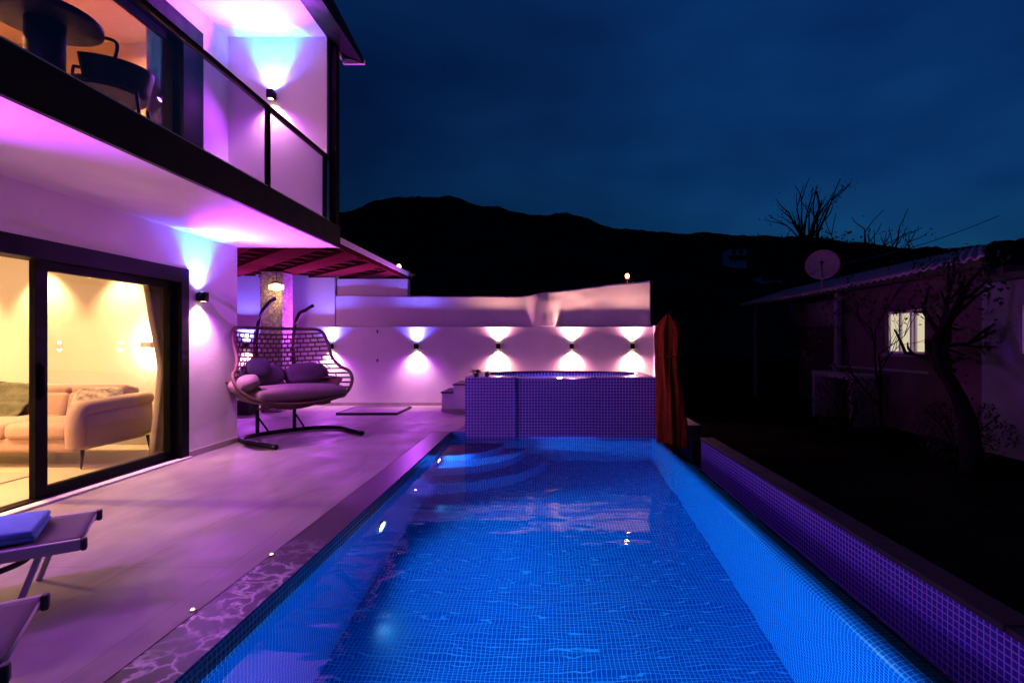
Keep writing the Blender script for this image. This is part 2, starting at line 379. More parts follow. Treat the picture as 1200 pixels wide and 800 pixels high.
def lerp_tab(tab, x):
    if x <= tab[0][0]: return tab[0][1]
    for (a, b), (c, d) in zip(tab, tab[1:]):
        if x <= c: return b + (d - b) * (x - a) / (c - a)
    return tab[-1][1]

# ------------------------------------------------------------------ setting: ground, hills, deck
GZ = -0.3
POOL = (-1.55, 1.62, 0.8, 8.1); FLOOR = -1.55; WZ = -0.1
g = MB()
for a in ((-600, -1.9, -60, 900), (2.44, 600, -60, 900), (-1.9, 2.44, -60, 0.4), (-1.9, 2.44, 8.25, 900)):
    g.add([(a[0], a[2], GZ), (a[1], a[2], GZ), (a[1], a[3], GZ), (a[0], a[3], GZ)], [(0, 1, 2, 3)])
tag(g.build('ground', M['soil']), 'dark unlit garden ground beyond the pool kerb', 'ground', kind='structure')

ridge = [(-1500, 250), (-600, 215), (0, 235), (300, 262), (395, 247), (425, 241), (440, 235), (500, 232), (530, 233), (560, 240), (600, 246), (640, 251), (680, 252), (720, 265), (760, 268),
         (800, 272), (860, 274), (920, 277), (1000, 282), (1060, 290), (1130, 291), (1160, 284), (1200, 279), (1300, 268), (1600, 250), (2600, 230)]
RY, BY = 420.0, 60.0
def ridge_z(px): return H + (VY - lerp_tab(ridge, px)) / F * RY
def hill_z(X, Y):
    px = VX + X / RY * F
    t = (Y - BY) / (RY - BY)
    return GZ - 0.5 + (ridge_z(px) - GZ) * max(0, t) ** 1.1 if t <= 1 else ridge_z(px) - (t - 1) * 60
hm = MB()
def hf(u, v):
    px = -1500 + u * 4100; X = (px - VX) / F * RY; Y = BY + v * (RY - BY) * 1.25
    X *= 0.35 + 0.65 * min(1, Y / RY)
    z = hill_z(X if v > 0.79 else (px - VX) / F * RY, Y)
    nz = noise.fractal(Vector((X * 0.03, Y * 0.03, 0)), 0.8, 2.0, 4) * 3.0 * min(1, v * 3) + noise.noise(Vector((X * 0.25, Y * 0.2, 3))) * 1.0 * min(1, v * 3)
    return (X, Y, z + nz)
hm.grid(hf, 900, 30)
tag(hm.build('hills', M['hill']), 'dark wooded ridge against the night sky', 'hill', kind='structure')

d = MB()
d.box(-9.2, -1.84, -4, 11.5, -0.28, 0)
d.box(-1.84, 2.6, 8.75, 11.5, -0.28, 0)
d.box(-1.84, -1.325, 8.104, 8.75, -0.28, 0)
d.box(-1.84, 2.6, -4, 0.5, -0.28, 0)
tag(d.build('patio', M['deck']), 'large pale stone tiles of the pool terrace', 'patio', kind='structure')

# ------------------------------------------------------------------ swimming pool
x0, x1, y0, y1 = POOL
pool = thing('swimming_pool', (0, 4.4, 0), 'long rectangular pool lined with small blue mosaic tiles', 'swimming pool')
b = MB()
b.quad((x0, y0, FLOOR), (x1 - x0, 0, 0), (0, y1 - y0, 0))
b.quad((x0, y0, FLOOR), (0, y1 - y0, 0), (0, 0, -FLOOR), uo=(0.01, 0.0))
b.quad((x0, y1, FLOOR), (-1.323 - x0 + 3.1, 0, 0), (0, 0, -FLOOR - 0.2), uo=(0.02, 0.01))
b.quad((x0, y1 - 0.001, -0.25), (-1.323 - x0, 0, 0), (0, 0, 0.25))
b.build('basin', M['pool'], pool)
fb = MB(); fb.quad((x0 + 0.004, y0, WZ - 0.05), (0, y1 - y0, 0), (0, 0, 0.135)); fb.build('tile_band', mosaic('band_mosaic', (0.04, 0.04, 0.2), (0.06, 0.06, 0.26), (0.85, 0.83, 0.9)), pool)
# rounded overflow wall on the right
e = MB(); r_ = 0.12; zt = -0.115
prof = [(x1, FLOOR), (x1, zt - r_)]
for i in range(1, 9):
    q = R(180 - 90 * i / 8); prof.append((x1 + r_ + r_ * math.cos(q), zt - r_ + r_ * math.sin(q)))
prof.append((x1 + r_ + 0.03, zt))
for i in range(1, 9):
    q = R(90 - 90 * i / 8); prof.append((x1 + r_ + 0.03 + r_ * math.cos(q), zt - r_ + r_ * math.sin(q)))
prof.append((x1 + 2 * r_ + 0.03, -0.6))
acc = 0.013
for (a, c) in zip(prof, prof[1:]):
    l = math.hypot(c[0] - a[0], c[1] - a[1])
    e.add([(a[0], y0, a[1]), (a[0], y1, a[1]), (c[0], y1, c[1]), (c[0], y0, c[1])], [(0, 1, 2, 3)],
          [[(y0, acc), (y1, acc), (y1, acc + l), (y0, acc + l)]], smooth=True)
    acc += l
e.build('overflow_edge', M['pool'], pool)
XG = x1 + 2 * r_ + 0.03; XC = 2.26
gt = MB(); gt.box(XG, XC, y0, 8.3, -0.62, -0.5); gt.build('gutter', M['darkstone'], pool)
cb = MB(); cb.quad((XC, y0 - 0.3, -0.5), (0, 7.1, 0), (0, 0, 0.495)); cb.build('kerb', M['curb'], pool)
ck = MB()
for i in range(7): ck.box(XC - 0.012, 2.44, y0 - 0.3 + i * 1.015, y0 - 0.3 + i * 1.015 + 1.009, -0.03, 0.006 + random.uniform(-.002, .002))
ck.box(XC + 0.01, 2.42, y0 - 0.3, 7.6, -0.6, -0.03)
ck.build('kerb_top', M['darkstone'], pool, bevel=0.006)
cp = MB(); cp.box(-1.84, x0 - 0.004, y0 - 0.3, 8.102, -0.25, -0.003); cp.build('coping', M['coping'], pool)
cx, cy = x0, y1
for k, (rad, zt2) in enumerate(((1.55, -1.16), (1.2, -0.82), (0.85, -0.48))):
    s = MB(); n = 24; zb = FLOOR if k == 0 else (-1.16, -0.82)[k - 1]
    for i in range(n):
        q0, q1 = R(-90 + 90 * i / n), R(-90 + 90 * (i + 1) / n)
        p0 = (cx + rad * math.cos(q0), cy + rad * math.sin(q0)); p1 = (cx + rad * math.cos(q1), cy + rad * math.sin(q1))
        s.add([(*p0, zb), (*p1, zb), (*p1, zt2), (*p0, zt2)], [(0, 1, 2, 3)], [[(rad * q0, zb), (rad * q1, zb), (rad * q1, zt2), (rad * q0, zt2)]], smooth=True)
        s.add([(*p0, zt2), (*p1, zt2), (cx, cy, zt2)], [(0, 1, 2)], [[p0, p1, (cx, cy)]])
    s.build('step', M['pool'], pool)
for Y in (2.3, 4.7, 7.1):
    lr = MB(); ring = []
    for i in range(24): q = 2 * math.pi * i / 24; ring.append((x0 + 0.018, Y + 0.1 * math.cos(q), -0.62 + 0.1 * math.sin(q)))
    lr.tube(ring, 0.018, 8, closed=True); o = lr.build('pool_light', M['alu'], pool)
    ln = MB(); ln.add([(x0 + 0.02, Y + 0.088 * math.cos(2 * math.pi * i / 20), -0.62 + 0.088 * math.sin(2 * math.pi * i / 20)) for i in range(20)], [tuple(range(20))])
    ln.build('lens', M['poollens'], o)
    spot('pool_lamp', (x0 + 0.05, Y, -0.62), (1, 0, -0.12), 170, (0.02, 0.41, 1.0), 165, 0.9, 0.06, pool)
lr = MB(); lr.tube([(0.1 + 0.1 * math.cos(2 * math.pi * i / 24), y0 + 0.018, -0.62 + 0.1 * math.sin(2 * math.pi * i / 24)) for i in range(24)], 0.018, 8, closed=True); o = lr.build('pool_light', M['alu'], pool)  # unseen extra light, added in the near end wall to fill the side walls
b2 = MB(); b2.quad((x1, y0, FLOOR), (x0 - x1, 0, 0), (0, 0, -FLOOR)); b2.build('end_wall', M['pool'], pool)
ln = MB(); ln.add([(0.1 + 0.088 * math.cos(2 * math.pi * i / 20), y0 + 0.02, -0.62 + 0.088 * math.sin(2 * math.pi * i / 20)) for i in range(20)], [tuple(range(20))]); ln.build('lens', M['poollens'], o)
spot('pool_lamp', (0.1, y0 + 0.05, -0.62), (0, 1, -0.10), 165, (0.02, 0.42, 1.0), 168, 0.9, 0.06, pool)
w = MB(); xe = x1 + r_ + 0.03
fp = [(x0, WZ), (xe, WZ)] + [(xe + (r_ + zt * 0 + 0.012) * math.sin(R(q)), zt - r_ + (r_ + 0.015) * math.cos(R(q))) for q in (15, 30, 45, 60, 75, 90)] + [(xe + r_ + 0.008, -0.35)]
for (a, c) in zip(fp, fp[1:]): w.add([(a[0], y0, a[1]), (c[0], y0, c[1]), (c[0], y1, c[1]), (a[0], y1, a[1])], [(0, 1, 2, 3)], smooth=a[0] > x1)
tag(w.build('water', M['water']), 'rippled clear pool water lit blue from below', 'water', kind='structure')

# ------------------------------------------------------------------ raised spa
SX0, SX1, SY0, SY1, SZ = -1.323, 1.71, 8.1, 9.75, 0.86
spa = thing('raised_spa', (0.2, 8.9, 0), 'raised mosaic whirlpool tub at the far end of the pool', 'hot tub')
s = MB()
for a, c, z, yo in ((SX0, -0.52, SZ, 0), (-0.52, 0.76, SZ - 0.025, 0.03), (0.76, SX1, SZ, 0)):
    s.quad((a, SY0 + yo, -0.30 if a < 1 else -0.3), (c - a, 0, 0), (0, 0, z + 0.30), uo=(a + 2, 0))
s.quad((SX1, SY0, -0.6), (0, SY1 - SY0, 0), (0, 0, SZ + 0.6)); s.quad((SX0, SY1, 0), (0, SY0 - SY1, 0), (0, 0, SZ))
s.quad((SX1, SY1, 0), (SX0 - SX1, 0, 0), (0, 0, SZ))
for xx in (-0.52, 0.76): s.quad((xx, SY0, -0.3), (0, 0.03, 0), (0, 0, SZ + 0.3))
s.quad((x1, SY0 - 0.001, -0.6), (0.65, 0, 0), (0, 0, 0.5))
s.build('tub_wall', M['spa'], spa)
# rim with an oval opening
rm = MB(); rx, ry, ccx, ccy = 1.30, 0.66, (SX0 + SX1) / 2, 8.94; n = 64
def rect_pt(q):
    c, s_ = math.cos(q), math.sin(q); hx = (SX1 - SX0) / 2; hy0 = ccy - SY0 - 0.034; hy1 = SY1 - ccy
    t = min(hx / abs(c) if abs(c) > 1e-6 else 1e9, (hy1 if s_ > 0 else hy0) / abs(s_) if abs(s_) > 1e-6 else 1e9)
    return (ccx + c * t, ccy + s_ * t)
for i in range(n):
    q0, q1 = 2 * math.pi * i / n, 2 * math.pi * (i + 1) / n
    a0, a1 = rect_pt(q0), rect_pt(q1); i0 = (ccx + rx * math.cos(q0), ccy + ry * math.sin(q0)); i1 = (ccx + rx * math.cos(q1), ccy + ry * math.sin(q1))
    zc = SZ - 0.026 if -0.5 < (i0[0] + i1[0]) / 2 < 0.74 and i0[1] < ccy else SZ
    rm.add([(*a0, zc), (*a1, zc), (*i1, zc), (*i0, zc)], [(0, 1, 2, 3)], [[a0, a1, i1, i0]])
    rm.add([(*i0, zc), (*i1, zc), (*i1, 0.1), (*i0, 0.1)], [(0, 1, 2, 3)], [[(q0, zc), (q1, zc), (q1, 0.1), (q0, 0.1)]])
rm.quad((ccx - rx, ccy - ry, 0.1), (2 * rx, 0, 0), (0, 2 * ry, 0))
rm.build('rim', M['spa'], spa)
lip = MB(); lip.tube([(ccx + (rx + 0.012) * math.cos(R(t)), ccy + (ry + 0.012) * math.sin(R(t)), SZ + 0.008) for t in range(4, 177, 4)], 0.014, 8)
lip.build('rim_edge', M['darkstone'], spa)
point('spa_lamp', (ccx, ccy, 0.3), 6, (0.5, 0.35, 1.0), 0.05, spa)
sw = MB(); sw.add([(ccx + (rx + .02) * math.cos(2 * math.pi * i / 64), ccy + (ry + .02) * math.sin(2 * math.pi * i / 64), SZ - 0.028) for i in range(64)], [tuple(range(64))])
tag(sw.build('spa_water', M['spawater']), 'still water brimming in the raised spa', 'water', kind='structure')

st = thing('spa_steps', (-1.8, 10.7, 0), 'two white masonry steps with stone treads beside the raised spa', 'steps')
q = MB(); q.box(-2.17, -1.93, 10.4, 11.3, 0.07, 0.385); q.box(-1.93, -1.0, 10.4, 11.3, 0.07, 0.545); q.build('riser', M['plaster'], st)
q = MB(); q.box(-2.19, -1.932, 10.37, 11.3, 0.387, 0.415); q.box(-1.95, -1.0, 10.37, 11.3, 0.547, 0.575); q.build('tread', M['darkstone'], st, bevel=0.004)
q = MB(); q.box(-2.18, -1.0, 10.388, 11.3, 0.0, 0.068); q.build('skirting', M['skirt'], st)

# ------------------------------------------------------------------ boundary wall + fabric screen
bw = thing('boundary_wall', (-2, 11.65, 0), 'white plastered garden wall behind the terrace and spa', 'wall')
q = MB(); q.box(-9.2, 2.34, 11.5, 11.8, -0.3, 1.764); q.build('wall', M['plaster'], bw)
q = MB(); q.box(2.341, 2.49, 11.3, 11.82, -0.3, 1.79); q.build('end_pier', M['plaster'], bw, bevel=0.006)
q = MB(); q.box(-9.2, -2.18, 11.485, 11.499, 0.0, 0.07); q.build('skirting', M['skirt'], bw)
q = MB(); q.box(-9.2, -4.84, 11.58, 11.8, 1.766, 2.95); q.build('upper_wall', M['plaster'], bw)
sr = MB()
tp = [(-4.84, 2.50), (-3, 2.47), (-0.6, 2.47), (0.1, 2.57), (1.1, 2.70), (2.32, 2.83)]
def sf(u, v):
    X = -4.84 + u * 7.15; top = lerp_tab(tp, X); z = 1.768 + v * (top - 1.768)
    fold = max(0, 1 - abs(X - 0.45) / 1.1)
    y = 11.62 + 0.012 * noise.noise(Vector((X * 1.1, z * 1.2, 0))) + 0.016 * fold * noise.noise(Vector((X * 2.6 + z * 3, z * 3.6 - X * 1.6, 4)))
    y -= 0.02 * v * fold
    ss = lambda t: max(0, min(1, t)) ** 2 * (3 - 2 * max(0, min(1, t)))
    win = ss((X + 0.62 - 0.10 * v) / 0.3) * ss((0.40 - 0.16 * v - X) / 0.3); y -= 0.118 * win * (1 - v) ** 0.8 + 0.075 * win * v
    y += 0.004 * noise.noise(Vector((X * 9, z * 1.5, 9)))
    z += (0.012 * noise.noise(Vector((X * 2.4, 0, 1))) - 0.012 * abs(math.sin(X * 2.1))) * v
    return (X, y, z)
sr.grid(sf, 260, 26)
o = tag(sr.build('privacy_screen', M['screen'], solid=0.006), 'slack white canvas screen stretched along the top of the white wall', 'privacy screen')
nb = thing('parapet', (-4.0, 11.8, 0), 'short white parapet showing beneath the end of the pergola roof', 'parapet')
q = MB(); q.box(-4.82, -3.22, 11.66, 11.9, 1.77, 2.86); q.build('wall', M['plaster'], nb)
q = MB(); q.box(-4.835, -3.205, 11.65, 11.91, 2.515, 2.53); q.build('ledge', M['plaster'], nb)
for i, z in enumerate((1.67, 1.02)):
    q = MB(); X = (442 - VX) / F * 11.48
    q.tube([(X, 11.499, z), (X, 11.47, z), (X, 11.455, z - 0.02), (X + 0.012, 11.455, z - 0.05)], 0.007, 6); q.rbox((X, 11.494, z), (0.035, 0.012, 0.05), 0.004)
    tag(q.build('wall_hook', M['darkmetal']), ('small dark hook high on the white wall right of the swing chair', 'small dark hook low on the white wall right of the swing chair')[i], 'hook', 'hooks on the white wall')

# ------------------------------------------------------------------ sconces
BLUE = (0.02, 0.74, 1.0); VIOLET = (0.52, 0.05, 1.0); WARM = (1.0, 0.56, 0.25); ROSE = (1.0, 0.30, 0.48); MAGENTA = (0.60, 0.07, 1.0)
def sconce(pos, nrm, label, up='blue', k=1.0, ku=1.0, kd=1.0, group='cube wall sconces', blue=BLUE):
    """cube up/down light; pos is a point on the wall, nrm the way the wall faces"""
    nx, ny = nrm; tx, ty = -ny, nx
    t = thing('wall_sconce', pos, label, 'wall lamp', group)
    rot = Matrix(((tx, nx, 0), (ty, ny, 0), (0, 0, 1)))
    P = Vector(pos); N = Vector((nx, ny, 0))
    q = MB(); q.rbox(P + N * 0.075, (0.085, 0.09, 0.115), 0.006, 2, rot); q.build('body', M['black'], t)
    q = MB(); q.rbox(P + N * 0.0125, (0.07, 0.025, 0.09), 0.004, 2, rot); q.build('mount', M['black'], t)
    for s_, mm in ((1, 'bluelens' if up == 'blue' else 'warmlens'), (-1, 'warmlens')):
        q = MB(); c = P + N * 0.075 + Vector((0, 0, s_ * 0.059))
        q.add([c + rot @ Vector((0.032 * math.cos(2 * math.pi * i / 16), 0.032 * math.sin(2 * math.pi * i / 16), 0)) for i in range(16)], [tuple(range(16))])
        q.build('lens', M[mm], t)
    up_p = P + N * 0.085 + Vector((0, 0, 0.075)); dn_p = P + N * 0.085 - Vector((0, 0, 0.075))
    tilt = N * -0.16
    if up == 'blue':
        spot('uplight', up_p, tilt + Vector((0, 0, 1)), 38 * k * ku, blue, 76, 0.95, 0.025, t)
        spot('up_halo', up_p, tilt + Vector((0, 0, 1)), 30 * k * ku, (0.09, 0.08, 1.0), 130, 0.9, 0.025, t)
        spot('up_glow', up_p, N * 1.5 + Vector((0, 0, 1)), 190 * k * ku, VIOLET, 112, 0.8, 0.03, t)
    else:
        spot('uplight', up_p, tilt + Vector((0, 0, 1)), 28 * k * ku, WARM, 104, 1.0, 0.025, t)
        spot('up_glow', up_p, N * 0.7 + Vector((0, 0, 1)), 32 * k * ku, ROSE, 165, 0.85, 0.03, t)
    spot('downlight', dn_p, tilt - Vector((0, 0, 1)), 27 * k * kd, WARM, 108, 1.0, 0.025, t)
    spot('down_glow', dn_p, N * 0.7 - Vector((0, 0, 1)), (32 if up == 'blue' else 30) * k * kd, MAGENTA if up == 'blue' else ROSE, 165, 0.85, 0.03, t)
    return t
fw = 'cube sconces along the far white wall'
for px, up, lab in ((288, 'blue', 'far wall sconce hidden by the left side of the swing chair'),
                    (388, 'blue', 'far wall sconce just behind the right edge of the swing chair'),
                    (488, 'blue', 'black far wall sconce with blue uplight standing clear between chair and spa steps'),
                    (584, 'warm', 'black far wall sconce with two warm beams above the left part of the spa'),
                    (670, 'warm', 'black far wall sconce with two warm beams above the middle of the spa'),
                    (741, 'warm', 'black far wall sconce with two warm beams nearest the right end of the wall')):
    sconce(((px - VX) / F * 11.45, 11.5, 1.33), (0, -1), lab, up, 1.0, group=fw, blue=(0.18, 0.15, 1.0))
XW = -4.405
hs = 'cube sconces on the villa walls'
sconce((XW, 6.42, 1.98), (1, 0), 'black villa sconce beside the sliding door throwing blue light up and warm light down', 'blue', 1.1, group=hs)
sconce((XW, 2.35, 1.98), (1, 0), 'unseen villa sconce added on the near side of the sliding door', 'blue', 1.0, group=hs)  # outside the view, added to light the near soffit and terrace
sconce((-3.78, 7.04, 4.78), (0, -1), 'black villa sconce on the upper balcony end wall with a blue beam reaching the ceiling', 'blue', 1.2, group=hs, blue=(0.0, 0.95, 1.15))
sconce((XW, 0.4, 4.78), (1, 0), 'unseen villa sconce added on the balcony near the camera end', 'blue', 1.2, group=hs)  # unseen, added for more blue and violet bounce from above

# ------------------------------------------------------------------ villa
villa = thing('villa', (-6, 3, 0), 'white two storey villa with black framed glazing and a glass balcony', 'house')
HY = 7.24
q = MB()
q.box(XW - 0.215, XW, -4, 2.9, -0.3, 2.751); q.box(XW - 0.215, XW, 6.262, HY, -0.3, 2.751); q.box(XW - 0.215, XW, 2.9, 6.262, 2.303, 2.751)
q.box(-9.2, XW - 0.215, 7.04, HY, -0.3, 2.751)
q.build('ground_floor_wall', M['plaster'], villa)
q = MB()
q.box(XW - 0.215, XW, -4, 0.9, 3.05, 5.61); q.box(XW - 0.215, XW, 6.51, 7.04, 3.05, 5.61); q.box(XW - 0.215, XW, 0.9, 6.51, 5.33, 5.61)
q.box(-9.2, -3.05, 7.04, HY, 3.05, 5.61)
q.build('upper_floor_wall', M['plaster'], villa)
q = MB(); q.box(-9.2, -3.0, -4, HY, 2.751, 3.048); q.build('balcony_slab', M['plaster'], villa)
q = MB(); q.box(-2.998, -2.955, -4, HY + 0.03, 2.745, 3.05); q.build('balcony_fascia', M['fascia'], villa, bevel=0.004)
q = MB(); q.box(-9.2, -3.05, -4, 7.42, 5.61, 5.8); q.build('roof_soffit', M['plaster'], villa)
q = MB()
a = [(-3.05, -4, 5.6), (-2.72, -4, 5.56), (-2.72, 7.5, 5.50), (-3.05, 7.5, 5.6), (-3.05, -4, 7.2), (-2.72, -4, 7.2), (-2.72, 7.5, 5.59), (-3.05, 7.5, 5.75)]
q.add(a, [(3, 2, 1, 0), (4, 5, 6, 7), (0, 1, 5, 4), (2, 3, 7, 6), (0, 4, 7, 3), (1, 2, 6, 5)]); q.build('eave', M['fascia'], villa)
q = MB(); q.box(-3.02, -2.70, 7.502, 7.54, 5.49, 5.56); q.box(-3.03, -3.01, 7.25, 7.5, 5.53, 5.595); q.build('eave_trim', M['white'], villa)
q = MB(); q.box(-3.048, -2.957, 7.12, 7.238, 3.052, 5.6); q.build('corner_post', M['black'], villa)
q = MB(); q.box(XW, XW + 0.014, 6.262, HY + 0.014, 0.0, 0.075); q.box(XW, XW + 0.014, -4, 2.9, 0.0, 0.075); q.build('skirting', M['skirt'], villa)
q = MB(); q.box(XW - 0.05, XW + 0.05, 2.9, 6.262, 0.0, 0.022); q.build('threshold', M['white'], villa, bevel=0.004)
# rooms
q = MB(); q.box(-9.0, -4.62, 7.0, 7.038, 0.0, 2.62); q.box(-9.2, -9.0, -1, 7.038, 0, 2.62); q.box(-9, -4.62, -1.2, -1, 0, 2.62); q.build('living_room_wall', M['room'], villa)
q = MB(); q.box(-9.2, -4.62, -1.2, 7.038, 2.62, 2.749); q.build('living_room_ceiling', M['room'], villa)
q = MB(); q.box(-9.0, -4.66, -1, 7.0, 0.001, 0.012); q.build('living_room_floor', mat('cream_floor_tile', (0.62, 0.53, 0.40), 0.3, var=0.1, vscale=2), villa)
q = MB(); q.box(-9.0, -4.62, 7.0, 7.038, 3.05, 5.5); q.box(-9.2, -9.0, -1, 7.038, 3.05, 5.5); q.box(-9, -4.62, -1.2, -1, 3.05, 5.5); q.box(-9.2, -4.62, -1.2, 7.038, 5.5, 5.608); q.build('bedroom_wall', M['amber'], villa)

sd = thing('sliding_door', (XW, 4.6, 0), 'black framed ground floor sliding glass door left partly open', 'sliding door')
q = MB()
q.box(XW - 0.21, XW + 0.012, 6.13, 6.259, 0.023, 2.30); q.box(XW - 0.21, XW + 0.012, 2.903, 3.03, 0.023, 2.30); q.box(XW - 0.21, XW + 0.012, 3.03, 6.13, 2.13, 2.30); q.box(XW - 0.16, XW - 0.055, 3.03, 6.13, 0.01, 0.035)
q.build('frame', M['black'], sd, bevel=0.003)
def sash(X, Y0, Y1, z0, z1, parent, wl=0.11, wr=0.06, handle=True):
    q = MB(); q.box(X - 0.03, X + 0.03, Y0, Y0 + wl, z0, z1); q.box(X - 0.03, X + 0.03, Y1 - wr, Y1, z0, z1)
    q.box(X - 0.03, X + 0.03, Y0 + wl, Y1 - wr, z0, z0 + 0.085); q.box(X - 0.03, X + 0.03, Y0 + wl, Y1 - wr, z1 - 0.08, z1)
    s_ = q.build('sash', M['black'], parent, bevel=0.003)
    q = MB(); q.box(X - 0.004, X + 0.004, Y0 + wl, Y1 - wr, z0 + 0.085, z1 - 0.08); q.build('glass_pane', M['glass'], s_)
    if handle:
        q = MB(); q.rbox((X + 0.045, Y0 + wl * 0.5, 1.06), (0.03, 0.025, 0.28), 0.01); q.rbox((X + 0.034, Y0 + wl * 0.5, 1.06), (0.01, 0.035, 0.34), 0.004); q.build('handle', M['black'], s_)
sash(XW - 0.115, 4.48, 6.13, 0.036, 2.129, sd)
ud = thing('balcony_door', (XW, 3.7, 3.05), 'black framed upper floor glass door onto the balcony', 'sliding door')
q = MB(); q.box(XW - 0.21, XW + 0.02, 6.15, 6.508, 3.052, 5.328); q.box(XW - 0.21, XW + 0.02, 0.902, 1.1, 3.052, 5.328); q.box(XW - 0.21, XW + 0.02, 1.1, 6.15, 5.05, 5.328)
q.build('frame', M['black'], ud, bevel=0.003)
sash(XW - 0.115, 3.2, 6.15, 3.055, 5.05, ud, 0.08, 0.04, False); sash(XW - 0.18, 1.1, 3.3, 3.055, 5.05, ud, 0.08, 0.08, False)

bal = thing('balcony_railing', (-3, 3, 3.05), 'smoked glass balcony railing with a black handrail and posts', 'railing')
q = MB(); q.rbox((-3.02, 1.6, 3.93), (0.06, 10.9, 0.045), 0.008, 2); q.build('handrail', M['black'], bal)
posts = (-3.8, -0.6, 2.4, 5.5, 6.9)
for Y in posts:
    q = MB(); q.rbox((-3.02, Y, 3.48), (0.045, 0.05, 0.858), 0.005, 2); q.build('post', M['black'], bal)
for a, c in zip(posts, posts[1:]):
    q = MB(); q.box(-3.025, -3.013, a + 0.028, c - 0.028, 3.09, 3.905); q.build('glass_panel', M['rail_glass'], bal)
q = MB(); q.box(-3.04, -3.0, -4, 7.03, 3.051, 3.085); q.build('base_channel', M['alu'], bal, bevel=0.003)

# interior things
def ceiling_spot(pos, label, energy, color, size=75, grp='recessed ceiling spots', dirv=(0, 0.18, -1)):
    t = thing('ceiling_spot', pos, label, 'ceiling light', grp)
    q = MB(); q.tube([(pos[0] + 0.05 * math.cos(2 * math.pi * i / 20), pos[1] + 0.05 * math.sin(2 * math.pi * i / 20), pos[2] - 0.006) for i in range(20)], 0.009, 6, closed=True); q.build('trim_ring', M['white'], t)
    q = MB(); q.add([(pos[0] + 0.045 * math.cos(2 * math.pi * i / 16), pos[1] + 0.045 * math.sin(2 * math.pi * i / 16), pos[2] - 0.004) for i in range(16)], [tuple(range(16))]); q.build('lens', M['spotlens'], t)
    spot('lamp', (pos[0], pos[1], pos[2] - 0.02), dirv, energy, color, size, 0.8, 0.04, t)
IW = (1.0, 0.55, 0.24)
for X, lab in ((-5.78, 'living room ceiling spot above the sofa arm'), (-6.86, 'living room ceiling spot above the middle of the sofa'), (-7.95, 'living room ceiling spot above the far end of the sofa')):
    ceiling_spot((X, 6.72, 2.62), lab, 60, IW, 80, 'living room ceiling spots')
for X, Y in ((-6, 4.6), (-7.6, 4.6), (-6, 2.6), (-7.6, 2.6)):
    ceiling_spot((X, Y, 2.62), 'living room ceiling spot in the middle of the ceiling', 120, IW, 150, 'living room ceiling spots', (0, 0, -1))
ceiling_spot((-5.16, 6.3, 5.5), 'small bright ceiling spot in the upstairs room above the balcony chair', 200, (1, 0.5, 0.16), 150, 'upstairs ceiling spots')
ceiling_spot((-7.0, 4.6, 5.5), 'upstairs ceiling spot deep inside the room', 420, (1, 0.47, 0.13), 150, 'upstairs ceiling spots')
cv = MB(); cv.box(-8.9, -6.75, 6.2, 6.28, 2.585, 2.6); cv.box(-8.9, -6.75, 6.28, 6.33, 2.57, 2.619)
o = tag(cv.build('ceiling_light_strip', M['cove']), 'long warm light strip under the living room ceiling', 'ceiling light')
# interior wall lamp
t = thing('indoor_wall_lamp', (-5.42, 7.0, 1.38), 'small indoor wall lamp glowing above and below beside the curtain', 'wall lamp')
q = MB(); q.rbox((-5.42, 6.94, 1.38), (0.16, 0.1, 0.09), 0.01); q.build('body', M['curtain'], t)
point('lamp_up', (-5.42, 6.9, 1.50), 5, (1, 0.72, 0.4), 0.03, t); point('lamp_down', (-5.42, 6.9, 1.26), 5, (1, 0.72, 0.4), 0.03, t)
# curtains
def curtain(name, label, m, X, Y0, Y1, z0, z1, amp=0.04, folds=5, tied=None, label_cat='curtain'):
    q = MB()
    def fn(u, v):
        z = z0 + (z1 - z0) * v; w_ = 1.0
        if tied:
            t_ = max(0, min(1, (z - tied) / (z1 - tied))); w_ = 0.55 + 0.45 * t_ if z > tied else 0.55 + 0.2 * min(1, (tied - z))
        Y = Y1 - (1 - u) * (Y1 - Y0) * w_
        return (X + amp * math.sin(u * folds * 2 * math.pi) + 0.01 * noise.noise(Vector((u * 6, z * 2, 0))), Y + 0.01 * math.sin(z * 3), z)
    q.grid(fn, folds * 12, 30)
    return tag(q.build(name, m, solid=0.004), label, label_cat)
curtain('curtain', 'taupe curtain gathered and tied back at the end of the sliding door', M['curtain'], -4.82, 5.98, 6.72, 0.05, 2.55, 0.05, 5, 1.1)
curtain('curtain', 'mauve curtain hanging inside the upstairs balcony door', M['vcurtain'], -4.84, 6.15, 6.75, 3.08, 5.45, 0.04, 5)

# sofa
sx1, sx0, sy0, sy1 = -5.08, -7.6, 5.62, 6.78
sofa = thing('sofa', (-6.3, 6.2, 0), 'beige upholstered sofa with raised headrests inside the living room', 'sofa')
q = MB(); q.rbox(((sx0 + sx1) / 2, 6.16, 0.275), (sx1 - sx0 - 0.3, 1.05, 0.17), 0.04); q.build('base', M['sofa'], sofa)
for i in range(3):
    wd = (sx1 - sx0 - 0.36) / 3; c = sx0 + 0.18 + wd * (i + 0.5)
    q = MB(); q.rbox((c, 5.98, 0.43), (wd - 0.012, 0.78, 0.17), 0.055, 4, puff=0.018); q.build('seat_cushion', M['sofa'], sofa)
    q = MB(); q.rbox((c, 6.42, 0.62), (wd - 0.012, 0.2, 0.34), 0.06, 4, Matrix.Rotation(R(-10), 3, 'X')); q.build('back_cushion', M['sofa'], sofa)
    q = MB(); q.rbox((c, 6.5, 0.81), (wd - 0.02, 0.26, 0.13), 0.06, 4, Matrix.Rotation(R(-14), 3, 'X')); q.build('headrest', M['sofa'], sofa)
